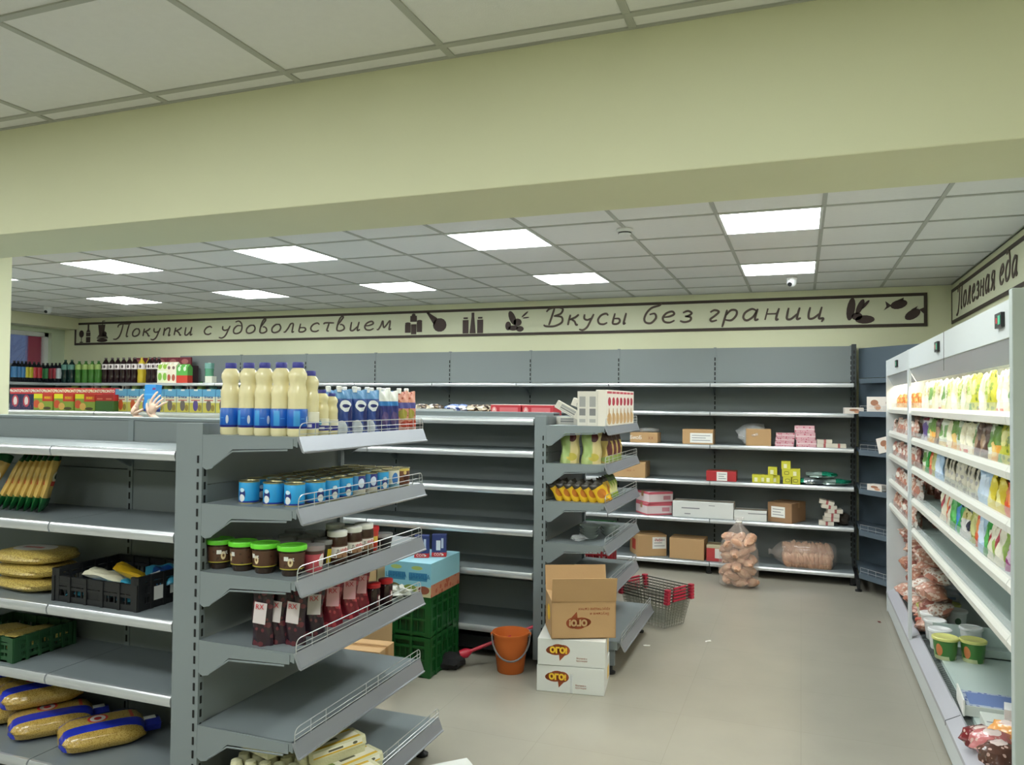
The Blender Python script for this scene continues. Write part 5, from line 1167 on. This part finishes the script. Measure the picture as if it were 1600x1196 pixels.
lw_, lg_, ld_ = pm('white_soda_label', C(222, 214, 212), [('e', .3, .5, .12, .3, C(60, 40, 44)), ('e', .7, .5, .12, .3, C(60, 40, 44))], .4), mat('pale_green_label', C(150, 176, 96), .4), mat('teal_label', C(90, 140, 130), .4)
cola, grs, dkg, yls = soda(COLA, lw_, mat('dark_cap', C(90, 80, 80), .4)), soda(GRS, lg_, mat('green_cap', C(60, 120, 50), .4), h=.29), soda(DKG, ld_, mat('dark_green_cap', C(20, 70, 50), .4), h=.31), soda(YLS, lw_, mat('yellow_cap', C(190, 170, 70), .4))
def xd(px): return at(px, 590, 7.80).x
for i, px in enumerate((102, 112)): dkg.put((xd(px), 7.80, ZD), 0, f'dark green soda bottle on the top wall shelf, {["left", "right"][i]} of two', 'bottle', 'dark green bottles')
for i, px in enumerate((123.5, 134, 144, 154)): grs.put((xd(px), 7.80, ZD), 0, f'light green soda bottle on the top wall shelf, {ORD[i]} from the left', 'bottle', 'light green bottles')
for i, px in enumerate((165, 175, 184, 193, 202, 210.5)): cola.put((xd(px), 7.80, ZD), 0, f'cola bottle with white label, {ORD[i]} of the left six', 'bottle', 'cola bottles left of the yellow one')
yls.put((xd(221), 7.80, ZD), 0, 'yellow soda bottle, left of the two between the cola bottles', 'bottle', 'yellow soda bottles'); yls.put((xd(227), 7.86, ZD), 0, 'yellow soda bottle, right of the two between the cola bottles', 'bottle', 'yellow soda bottles')
for i, px in enumerate((234, 241, 248)): cola.put((xd(px), 7.80, ZD), 0, f'cola bottle with white label, {ORD[i]} of the right three', 'bottle', 'cola bottles right of the yellow ones')
JG = pm('green_white_juice_carton', C(222, 222, 190), [('e', .5, .8, .36, .14, C(140, 180, 60)), ('e', .5, .3, .36, .18, C(130, 180, 70)), ('r', 0, 1, .5, .58, C(230, 230, 220))], .4)
JR = pm('cream_juice_carton', C(226, 216, 196), [('e', .5, .72, .25, .08, C(120, 90, 90)), ('e', .5, .25, .3, .16, C(170, 80, 60))], .4)
JA = pm('green_red_juice_carton', C(90, 168, 76), [('r', 0, 1, 0, .4, C(196, 60, 44)), ('e', .5, .75, .25, .12, C(210, 220, 200))], .4)
def gable(m_, h_):
    def f():
        t = thing('juice_carton', None, None); w_ = .045
        MB().add([(-w_, -w_, 0), (w_, -w_, 0), (w_, w_, 0), (-w_, w_, 0), (-w_, -w_, h_*.82), (w_, -w_, h_*.82), (w_, w_, h_*.82), (-w_, w_, h_*.82), (-w_, 0, h_), (w_, 0, h_)], [(0, 3, 2, 1), (0, 1, 5, 4), (1, 2, 6, 5), (2, 3, 7, 6), (3, 0, 4, 7), (4, 5, 9, 8), (6, 7, 8, 9), (5, 6, 9), (7, 4, 8)]).build('carton', m_, t)
        MB().lathe([(.012, h_*.88), (.012, h_*.95)], 10, c=(0, -.02)).build('screw_cap', WHITE, t, True); return t
    return Rep(f)
jg, jr2, ja = gable(JG, .27), gable(JR, .27), gable(JA, .24)
for rp, pxs, nm, gp in ((jg, (254, 261.5), 'green and white juice carton', 'green juice cartons'), (jr2, (268, 275), 'cream juice carton with red fruit', 'cream juice cartons'), (ja, (284, 292.5), 'green and red juice carton', 'green and red juice cartons')):
    for i, px in enumerate(pxs):
        rp.put((xd(px), 7.80, ZD), 0, f'{nm} on the top wall shelf, {["left", "right"][i]} one', 'carton', gp)
wat = soda(mat('clear_green_bottle', C(90, 150, 120), .12), mat('teal_label2', C(120, 170, 160), .4), mat('white_cap', C(220, 225, 225), .4), h=.25, r=.055)
wat.put((xd(327), 7.80, ZD), 0, 'lone pale green water bottle on the top wall shelf', 'bottle')
bb_ = boxthing('label_box', .11, .08, .085, mat('cream_small_box', C(214, 216, 200), .5)); bb_.put((xd(333), 7.76, ZD), 0, 'small cream box before the lone green bottle', 'box')
SNK = pm('maroon_snack_pack', C(120, 44, 56), [('e', .5, .5, .3, .3, C(180, 110, 110))], .4)
sk = boxthing('snack_pack', .19, .03, .11, SNK)
for i in range(5): sk.put((xd(193)+.20*i, 8.05, ZD+.235), 0, f'maroon snack pack behind the cola bottles, {ORD[i]} from the left', 'packet', 'maroon snack packs')
o = MB().box(-.55, .55, -.06, .06, 0, .235).build('display_box', mat('dark_display_box', C(60, 40, 44), .6), None, loc=(xd(193)+.4, 8.06, ZD)); tag(o, 'dark display box holding the maroon snack packs behind the colas', 'box')
# energy drink packs along left corner
def pack(col, nm):
    return soda(DKG if nm == 'x' else mat('dark_drink', C(16, 18, 26), .15), mat('drink_label_'+nm, C(*col), .35), mat('black_cap', C(16, 16, 18), .4), r=.042, h=.27, labz=(.06, .2))
cols_ = [('blue', (60, 120, 170), (22, 28, 34)), ('yellow', (190, 180, 50), (40, 46)), ('red', (180, 44, 54), (53, 60)), ('green', (60, 140, 76), (67, 74)), ('crimson', (160, 44, 60), (81, 87)), ('pale', (190, 200, 205), (93,))]
for nm, col, pxs in cols_:
    rp = pack(col, nm)
    for i, px in enumerate(pxs):
        x = at(px, 590, 7.8).x; y = 7.8
        if x < -9.9:
            x = -9.62; y = on_x(px, 590, -9.62).y
        rp.put((x, y, ZD), 0, f'dark drink bottle with {nm} label in the left corner' + (f', {ORD[i]} of its colour' if len(pxs) > 1 else ''), 'bottle', f'{nm} labelled drink bottles')
for i in range(14):
    rp = (grs, dkg, cola)[i % 3]
    rp.put((-9.3+.18*i, 7.85, SHF[1]), 0, f'{["light green", "dark green", "cola"][i % 3]} bottle on the shelf under the top drinks, {ORD[i]} from the left', 'bottle', 'bottles on the second wall shelf')
# ================================================================ food in the fridges
def fbag(name, base, shapes, spots=None, w_=.13, h_=.16, t_=.05, bot=.5, bump=.35):
    m_ = pm(name, C(*base), shapes, .3, spots=spots, bump=bump, bscale=50)
    def f():
        t = thing('food_bag', None, None); MB().pillow(w_, h_, t_, nu=10, nv=8, seal=.14, bot=bot, wr=.006, seed=hash(name) % 97).build('bag', m_, t, True); return t
    return Rep(f)
import zlib
def hash(s): return zlib.crc32(s.encode())
B = {
 'pale green salad bag': fbag('f_salad', (206, 214, 150), [('e', .5, .3, .3, .2, C(236, 232, 190)), ('r', 0, 1, 0, .12, C(200, 90, 60))], (60, .4, C(170, 190, 90))),
 'cream dumpling bag': fbag('f_dump', (232, 224, 190), [('e', .5, .35, .35, .25, C(244, 238, 215)), ('r', .1, .5, .0, .2, C(206, 70, 50))], (50, .35, C(205, 190, 150))),
 'yellow-green food bag': fbag('f_ygr', (196, 196, 70), [('e', .5, .7, .3, .2, C(236, 230, 150)), ('r', 0, .4, .0, .3, C(90, 150, 60))], (45, .35, C(120, 140, 50))),
 'clear bag of orange pieces': fbag('f_orng', (214, 170, 100), [], (34, .45, C(196, 110, 50))),
 'green and orange bag': fbag('f_gor', (110, 150, 60), [('r', 0, 1, 0, .5, C(226, 160, 50)), ('e', .5, .4, .3, .2, C(236, 200, 120))], None),
 'purple and white pack': fbag('f_pur', (214, 206, 210), [('e', .5, .5, .3, .3, C(110, 90, 150)), ('r', 0, 1, .85, 1, C(130, 40, 60))], None),
 'brown chocolate-coloured bag': fbag('f_brn', (96, 70, 56), [('e', .4, .4, .3, .3, C(160, 130, 100))], None),
 'white bag with green print': fbag('f_wgr', (220, 224, 206), [('e', .5, .6, .35, .2, C(120, 160, 90)), ('r', 0, 1, 0, .25, C(216, 190, 130))], (60, .3, C(190, 190, 150))),
 'bright green bag': fbag('f_bgr', (50, 150, 60), [('e', .5, .5, .28, .3, C(90, 180, 90))], None, w_=.15, h_=.15),
 'orange-red bag': fbag('f_ored', (216, 90, 50), [('e', .5, .6, .25, .2, C(240, 150, 90))], None, h_=.15),
 'lemon yellow bag': fbag('f_yel', (222, 204, 70), [('e', .5, .4, .3, .25, C(236, 228, 150))], None, h_=.15),
 'sky blue clear bag': fbag('f_sky', (170, 196, 222), [('e', .5, .5, .35, .3, C(206, 220, 236))], None),
 'olive labelled bag': fbag('f_olv', (170, 174, 90), [('e', .5, .5, .3, .3, C(206, 206, 140))], None),
 'white cheese pack with red band': fbag('f_chs', (226, 222, 200), [('r', .3, .45, 0, 1, C(170, 50, 60)), ('r', .8, .95, 0, 1, C(150, 180, 90))], None),
 'magenta pack': fbag('f_mag', (150, 60, 120), [('e', .5, .5, .3, .3, C(220, 190, 210))], None, h_=.12),
 'blue and green pack': fbag('f_bg', (60, 130, 190), [('r', .5, 1, 0, 1, C(50, 160, 80))], None, h_=.13),
 'black and white pack': fbag('f_bw', (206, 204, 200), [('e', .5, .5, .2, .2, C(40, 40, 60)), ('r', 0, 1, .7, 1, C(200, 190, 120))], None, h_=.12),
 'clear pack of silvery sticks': fbag('f_slv', (196, 190, 170), [], (30, .4, C(150, 146, 140)), w_=.10, h_=.15, t_=.03),
 'clear tray of pink meat': fbag('f_meat', (196, 146, 126), [('e', .5, .4, .3, .2, C(226, 206, 196))], (40, .4, C(224, 204, 190)), h_=.13),
 'pack of brown sausages': fbag('f_saus', (168, 116, 94), [], (34, .42, C(206, 176, 158)), h_=.12),
 'pack of smoked ham': fbag('f_ham', (156, 96, 84), [('e', .5, .6, .3, .15, C(226, 220, 210))], (30, .4, C(206, 168, 152)), h_=.12),
 'white wrapped meat pack': fbag('f_wmt', (216, 206, 196), [('e', .5, .4, .3, .3, C(180, 120, 100))], (50, .4, C(170, 130, 110)), h_=.12),
}
def tub(col, lid, w_=.085, h_=.09, sh=()):
    m_ = pm('tub_'+'_'.join(map(str, col)), C(*col), sh, .35)
    def f():
        t = thing('food_tub', None, None); MB().lathe([(w_*.42, 0), (w_*.44, .004), (w_*.52, h_)], 22).build('tub', m_, t, True)
        MB().lathe([(w_*.55, h_-.006), (w_*.57, h_-.004), (w_*.57, h_+.008), (w_*.52, h_+.011), (w_*.48, h_+.008)], 26).build('lid', mat('lid_'+'_'.join(map(str, lid)), C(*lid), .35), t, True); return t
    return Rep(f)
wtub = tub((224, 224, 220), (236, 236, 234), .10, .10, [('r', 0, 1, .7, .85, C(190, 40, 60))])
XS = .735
pos_n = ['top', 'second', 'third', 'fourth', 'fifth']
def row(fr, lvl, y0, seq, x=XS, step=.105, rot=-PI/2, dz=0, tilt=0, where='', hsc=None):
    n_ = {}; y = y0
    for k, nm in enumerate(seq):
        if nm is None: y -= step; continue
        n_[nm] = n_.get(nm, 0)+1
        sc_ = hsc or 1
        tot = seq.count(nm)
        lab = f'{nm}' + (f', {ORD[n_[nm]-1]} from far end' if tot > 1 else '') + f', {fr} fridge {pos_n[lvl]} level{where}'
        B[nm].put((x+random.uniform(-.01, .01), y, FZ[lvl]+dz+.001), rot+random.uniform(-.25, .25), lab, 'bag', f'{pos_n[lvl]} level of the {fr} fridge', rx=tilt, scale=(1, 1, sc_))
        y -= step
    return y
sal, dmp, ygr, ora, gor, pur, brn, wgr = 'pale green salad bag', 'cream dumpling bag', 'yellow-green food bag', 'clear bag of orange pieces', 'green and orange bag', 'purple and white pack', 'brown chocolate-coloured bag', 'white bag with green print'
bgr, ored, yel, sky, olv, chs, mag, bgp, bwp, slv = 'bright green bag', 'orange-red bag', 'lemon yellow bag', 'sky blue clear bag', 'olive labelled bag', 'white cheese pack with red band', 'magenta pack', 'blue and green pack', 'black and white pack', 'clear pack of silvery sticks'
mt_, sau, ham, wmt = 'clear tray of pink meat', 'pack of brown sausages', 'pack of smoked ham', 'white wrapped meat pack'
row('nearer', 0, 5.40, [dmp, dmp, sal, wgr, sal, dmp, dmp, wgr, sal, dmp, sal, wgr, dmp, sal, ygr, dmp, sal, ygr, dmp, dmp, wgr, ygr, sal, ygr], step=.107, hsc=1.15)
row('nearer', 0, 5.36, [dmp, sal, dmp, ygr, dmp, wgr, sal, dmp, dmp, sal, wgr, dmp], x=.88, step=.2, hsc=1.2, where=' behind')
row('nearer', 1, 5.40, [pur, pur, wgr, gor, gor, brn, wgr, wgr, dmp, gor, wgr, dmp, dmp, wgr, brn, brn, wgr, gor, ygr, gor], step=.112, hsc=.98)
row('nearer', 2, 5.40, [wgr, bgr, ored, olv, olv, sky, sky, slv, slv, slv, slv, slv, slv, slv, slv, sky, sky, yel, yel, ored, ored, bgr, bgr, None], step=.108, hsc=.92)
row('nearer', 3, 4.70, [chs, ored, chs, bgr, bgp, bwp, bwp, olv, ored, sky, bgr, chs, chs, mag, bwp, mag, bgp, chs], step=.104, hsc=.98)
for k in range(2): wtub.put((.76, 3.0, FZ[1]+.001+.0905*k*1.2 if k == 0 else FZ[1]+.112), 0, f'white tub with crimson stripe, {["lower", "upper"][k]} of two at the near end', 'tub', 'crimson-striped tubs', scale=.8)
row('farther', 0, 6.76, [ora, ora, dmp, ora, ora, ora, dmp, ora, ora, ora, ora], step=.118, hsc=.8)
row('farther', 0, 6.70, [sal, dmp, sal, dmp, ora], x=.9, step=.24, where=' behind')
for lv, sq in ((1, [wmt, mt_, wmt, wmt, mt_, wmt, mt_, wmt, wmt, mt_]), (2, [ham, wmt, mt_, ham, wmt, ham, mt_, wmt, wmt, ham]), (3, [sau, ham, wmt, sau, wmt, wmt, mt_, wmt, sau, wmt]), (4, [sau, sau, mt_, wmt, sau, ham, wmt, wmt, mt_, wmt])):
    row('farther', lv, 6.77, sq, step=.122, x=.715)
    row('farther', lv, 6.73, sq[::-2], step=.24, x=.85, where=' behind', hsc=1.15)
# piles on the fridge decks
ZK = .19
for i in range(50):
    m_ = ['f_meat', 'f_saus', 'f_ham', 'f_wmt'][i % 4]; x = .775+.05*((i//10) % 2)+.02*(i % 3); y = 6.73-.118*(i % 10); z = ZK+.01+.105*(i//10)
    o = MB().blob(.085, .065, .042, 14, 8, .14, i, c=(0, 0, .03), flatten=.9).build('meat_pack', _M[m_], None, True, loc=(x, y, z), rot=(0, -.25, i*.7)); tag(o, f'{["pink", "brown", "dark red", "whitish"][i % 4]} meat pack in the {["bottom", "second", "middle", "fourth", "top"][i//10]} layer, {ORD[i % 10]} from the far end', 'meat pack', 'meat packs heaped on the farther fridge deck')
for i in range(5):
    o = MB().tube([(0, -.06, 0), (.01, 0, .01), (0, .06, 0)], .017, 10).build('sausage', mat('red_sausage', C(176, 84, 66), .3), None, True, loc=(.76, 5.62+.035*i, ZK+.03+.012*(i % 2)), rot=(0, 0, .8)); tag(o, f'thick red sausage at the deck front by the divider, {ORD[i]} from the near side', 'sausage', 'red sausages')
YG2 = (60, 120, 50)
grt = tub((70, 124, 56), (214, 214, 130), .125, .115, [('e', .62, .5, .14, .3, C(214, 130, 80)), ('r', .3, .9, .0, .2, C(200, 206, 160)), ('e', .3, .3, .1, .2, C(150, 180, 120))])
wht = tub((222, 224, 222), (238, 240, 240), .115, .11, [('e', .5, .5, .15, .2, C(80, 110, 80))]); ylt = tub((206, 206, 190), (206, 210, 120), .115, .11, [('e', .3, .5, .12, .25, C(60, 60, 50))])
def dk(px, py): return on_z(px, py, ZK)
for i, (px, py) in enumerate(((1480, 1034), (1524, 1039))): p = dk(px, py); grt.put((p.x, p.y+.06, ZK), -1, f'green tub with pale yellow lid on the fridge deck, {["left", "right"][i]} of two', 'tub', 'green tubs')
for i, (px, py) in enumerate(((1471, 1018), (1463, 1002), (1457, 990), (1520, 1015), (1497, 985))): p = dk(px, py); wht.put((p.x+.0, p.y+.05, ZK), 0, f'white lidded tub on the fridge deck, {["nearest of the left row", "middle of the left row", "farthest of the left row", "nearest of the right row", "farthest of the right row"][i]}', 'tub', 'white tubs')
for i, (px, py) in enumerate(((1450, 976), (1487, 974))): p = dk(px, py); ylt.put((p.x, p.y+.05, ZK), 0, f'tub with yellowish lid behind the white tubs, {["left", "right"][i]} one', 'tub', 'yellow-lidded tubs')
# cheese boxes, cartons, deck packs
dbx = boxthing('flat_box', .24, .12, .05, pm('grey_blue_flat_print', C(200, 206, 210), [('r', .1, .9, .2, .6, C(140, 160, 190))], .5))
for i, (px, py) in enumerate(((1440, 938), (1462, 936), (1476, 930))): p = dk(px, py); dbx.put((p.x+.03, p.y+.02, ZK), .05*i, f'flat grey-blue box at the far part of the deck, {ORD[i]} from the left', 'box', 'flat deck boxes')
trn = thing('white_tray', 'white tray at the far left of the nearer fridge deck', 'tray', (.96, 5.30, ZK)); MB().box(-.2, .25, -.12, .12, 0, .006).box(-.2, .25, .112, .12, 0, .12).box(-.2, .25, -.12, -.115, 0, .05).build('tray', FWI, trn)
BC = pm('blue_chart_print', C(180, 190, 206), [('r', .05, .95, .1, .9, C(110, 130, 180))], .5, spots=(50, .35, C(80, 96, 160)), axis='top')
p = on_z(1497, 1088, ZK+.03); t = thing('flat_carton', 'flat carton with blue speckled print lying open on the near deck', 'box', (p.x+.17, p.y-.08, ZK+.001), -.05)
MB().box(-.17, .17, -.11, .11, 0, .05).build('box', mat('pale_carton', C(206, 210, 204), .5), t, bevel=.002); MB().box(-.16, .16, -.105, .105, .05, .051).build('blue_print', BC, t); MB().box(-.175, -.168, -.12, .12, 0, .075).build('raised_edge', WHITE, t)
t = thing('flat_carton', 'plain white flat carton in front of the blue printed one', 'box', (p.x+.19, p.y-.36, ZK+.001), -.05); MB().box(-.15, .15, -.1, .1, 0, .055).build('box', mat('pale_carton', C(206, 210, 204), .5), t, bevel=.002); MB().box(-.14, .14, -.03, -.02, .055, .0556).build('slot', mat('faint_grey_print', C(130, 130, 135), .6), t)
CRB = pm('white_crimson_box', C(226, 226, 226), [('r', .25, 1, .70, .80, C(190, 40, 80)), ('r', .25, .32, .3, .8, C(190, 40, 80))], .45)
cb_ = boxthing('white_box', .13, .10, .17, CRB)
q_ = dk(1572, 1168); cb_.put((q_.x+.06, q_.y-.0, ZK+.001), -.2, 'white box with crimson stripe near the front of the deck, back one', 'box', 'crimson striped boxes'); cb_.put((q_.x+.085, q_.y-.13, ZK+.001), -.15, 'white box with crimson stripe near the front of the deck, front one', 'box', 'crimson striped boxes')
DP = [(a, b_, dk(px, py).x, dk(px, py).y) for a, b_, px, py in [('crimson-brown glossy pack', (120, 40, 44), 1538, 1178), ('pink and brown glossy pack', (190, 110, 110), 1550, 1205), ('orange-red pack', (216, 84, 50), 1565, 1190), ('pale orange pack', (226, 160, 90), 1580, 1190), ('lemon yellow pack', (220, 200, 50), 1582, 1210), ('dark brown pack', (90, 60, 50), 1562, 1225)]]
for i, (nm, col, x, y) in enumerate(DP):
    o = MB().blob(.085, .07, .05, 16, 9, .12, i+3, c=(0, 0, .04), flatten=.9).build('food_pack', pm('deckpack%d' % i, C(*col), [('e', .5, .5, .2, .2, C(226, 206, 200))], .2, spots=(40, .3, C(206, 170, 160)), bump=.4, axis='top'), None, True, loc=(x, y, ZK+.02+.05*(i % 2)), rot=(0, 0, i*.8)); tag(o, f'{nm} lying on the fridge deck at the near end', 'pack', None)
# ================================================================ person crouching in the aisle, hands raised
t = thing('person', 'person crouching behind the nearest shelves, both hands raised holding a blue carton', 'person', (0, 0, 0))
V = Vector
LH = on_y(222, 640, 3.60); RH = on_y(240, 646, 3.60)
cx = (LH.x+RH.x)/2
J = {}; E_ = []
def j(n_, p, r_): J[n_] = (V(p), r_)
j('pelvis', (cx, 3.62, .34), .125); j('waist', (cx, 3.60, .52), .115); j('chest', (cx, 3.63, .78), .135); j('neck', (cx, 3.66, 1.02), .055); j('head0', (cx, 3.68, 1.12), .075); j('head1', (cx, 3.70, 1.22), .085); j('head2', (cx, 3.70, 1.29), .055)
E_ += [('pelvis', 'waist'), ('waist', 'chest'), ('chest', 'neck'), ('neck', 'head0'), ('head0', 'head1'), ('head1', 'head2')]
for s_, nm, H_ in ((-1, 'l', LH), (1, 'r', RH)):
    j(nm+'sh', (cx+s_*.17, 3.63, .94), .055); j(nm+'el', (cx+s_*.20, 3.74, 1.19), .040); j(nm+'mid', V((cx+s_*.20, 3.74, 1.19)).lerp(V((H_.x+s_*.01, 3.66, 1.49)), .6), .034); j(nm+'wr', (H_.x+s_*.012, 3.655, 1.50), .024)
    E_ += [('chest', nm+'sh'), (nm+'sh', nm+'el'), (nm+'el', nm+'mid'), (nm+'mid', nm+'wr')]
    j(nm+'hip', (cx+s_*.10, 3.64, .30), .095); j(nm+'kn', (cx+s_*.17, 3.98, .46), .062); j(nm+'an', (cx+s_*.15, 3.72, .10), .045); j(nm+'toe', (cx+s_*.17, 3.90, .035), .034)
    E_ += [('pelvis', nm+'hip'), (nm+'hip', nm+'kn'), (nm+'kn', nm+'an'), (nm+'an', nm+'toe')]
# hands: palms with five fingers wrapped on the carton
def hand(nm, palm, fingers, thumb):
    j(nm+'pa', palm[0], .020); j(nm+'pb', palm[1], .024); E_.append((nm+'wr', nm+'pa')); E_.append((nm+'pa', nm+'pb'))
    for k, ch in enumerate(fingers):
        prev = nm+'pb'
        for q, p in enumerate(ch): j(f'{nm}f{k}{q}', p, (.0088, .0078, .0072, .006)[q]); E_.append((prev, f'{nm}f{k}{q}')); prev = f'{nm}f{k}{q}'
    prev = nm+'pa'
    for q, p in enumerate(thumb): j(f'{nm}t{q}', p, (.011, .009, .0075)[q]); E_.append((prev, f'{nm}t{q}')); prev = f'{nm}t{q}'
yb_ = 3.66
bxm = on_y(237, 626, 3.70); BX, BZ0 = bxm.x, on_y(237, 645, 3.70).z
# left hand under and left of the carton; right hand over its near right edge
lp = V((BX-.075, yb_, BZ0-.01)); 
hand('l', [V((BX-.094, 3.655, BZ0-.025)), V((BX-.086, 3.655, BZ0+.015))],
     [[V((BX-.066-.0155*k, 3.652+.004*k, BZ0+.046-.009*k)), V((BX-.060-.0155*k, 3.660+.004*k, BZ0+.078-.013*k)), V((BX-.055-.014*k, 3.674+.004*k, BZ0+.100-.017*k)), V((BX-.052-.012*k, 3.688+.004*k, BZ0+.114-.020*k))] for k in range(4)],
     [V((BX-.070, 3.645, BZ0-.004)), V((BX-.040, 3.650, BZ0+.010)), V((BX-.018, 3.656, BZ0+.022))])
hand('r', [V((BX+.046, 3.650, BZ0-.02)), V((BX+.056, 3.650, BZ0+.025))],
     [[V((BX+.044+.0165*k, 3.648+.004*k, BZ0+.062-.009*k)), V((BX+.054+.018*k, 3.656+.004*k, BZ0+.092-.014*k)), V((BX+.060+.019*k, 3.670+.004*k, BZ0+.114-.018*k)), V((BX+.062+.020*k, 3.686+.004*k, BZ0+.130-.022*k))] for k in range(4)],
     [V((BX+.032, 3.640, BZ0+.010)), V((BX+.016, 3.648, BZ0+.038)), V((BX+.010, 3.655, BZ0+.060))])
names_ = list(J); idx = {n_: i for i, n_ in enumerate(names_)}
me = bpy.data.meshes.new('body'); me.from_pydata([J[n_][0] for n_ in names_], [(idx[a], idx[b_]) for a, b_ in E_], [])
body = bpy.data.objects.new('body', me); COL.objects.link(body)
sk_ = body.modifiers.new('skin', 'SKIN'); sk_.use_smooth_shade = True
if not me.skin_vertices: me.attributes.new
for i, n_ in enumerate(names_):
    me.skin_vertices[0].data[i].radius = (J[n_][1], J[n_][1]); me.skin_vertices[0].data[i].use_root = (n_ == 'pelvis')
ss = body.modifiers.new('sub', 'SUBSURF'); ss.levels = ss.render_levels = 1
bpy.context.view_layer.update()
m2 = bpy.data.meshes.new_from_object(body.evaluated_get(bpy.context.evaluated_depsgraph_get()))
bpy.data.objects.remove(body, do_unlink=True)
SKN = mat('skin', C(216, 186, 166), .55, spec=.3); CLO = mat('dark_blue_sweater', C(46, 54, 78), .85, bump=.2); TRO = mat('dark_trousers', C(36, 38, 42), .85); SHO = mat('black_shoes', C(22, 22, 24), .5)
m2.materials.clear()
for m_ in (SKN, CLO, TRO, SHO): m2.materials.append(m_)
for p in m2.polygons:
    c_ = p.center
    p.material_index = 0 if (c_.z > 1.485 or (c_.z > 1.05 and abs(c_.x-cx) < .115 and c_.y < 3.83)) else 3 if c_.z < .09 else 2 if c_.z < .48 else 1
    p.use_smooth = True
body = bpy.data.objects.new('body', m2); COL.objects.link(body); body.parent = t
HAIR = mat('dark_brown_hair', C(52, 38, 30), .7, bump=.4)
MB().blob(.098, .10, .10, 20, 12, .03, 2, c=(cx, 3.672, 1.235)).build('hair', HAIR, t, True)
f_ = MB(); f_.blob(.014, .018, .02, 10, 7, 0, 1, c=(cx, 3.795, 1.18)); f_.build('nose', SKN, t, True)
for s_ in (-1, 1):
    MB().blob(.012, .008, .008, 10, 7, 0, 1, c=(cx+s_*.032, 3.778, 1.205)).build('eye', mat('eye_dark', C(40, 34, 30), .2), t, True)
    MB().blob(.012, .02, .03, 10, 7, .05, 1, c=(cx+s_*.098, 3.69, 1.19)).build('ear', SKN, t, True)
MB().blob(.024, .006, .006, 10, 7, 0, 1, c=(cx, 3.782, 1.145)).build('mouth', mat('lips', C(170, 100, 96), .5), t, True)
# the carton held up
KB = pm('bright_blue_carton_print', C(54, 142, 214), [('r', 0, 1, .0, .1, C(40, 60, 130)), ('e', .5, .35, .22, .12, C(160, 190, 190)), ('r', .7, .98, .80, .88, C(120, 60, 120)), ('r', 0, 1, .6, .66, C(90, 170, 226))], .4)
bz_ = boxthing('blue_carton', .096, .045, .165, KB, lambda t_, a, b_, c_: MB().box(-a/2, a/2, -b_/2, b_/2, c_, c_+.001).build('top_print', mat('pale_blue_top', C(170, 215, 240), .4), t_))
bz_.put((BX+.002, 3.70, BZ0+.006), -.08, 'blue carton held up by two hands above the shelf top', 'box', rx=-.06)
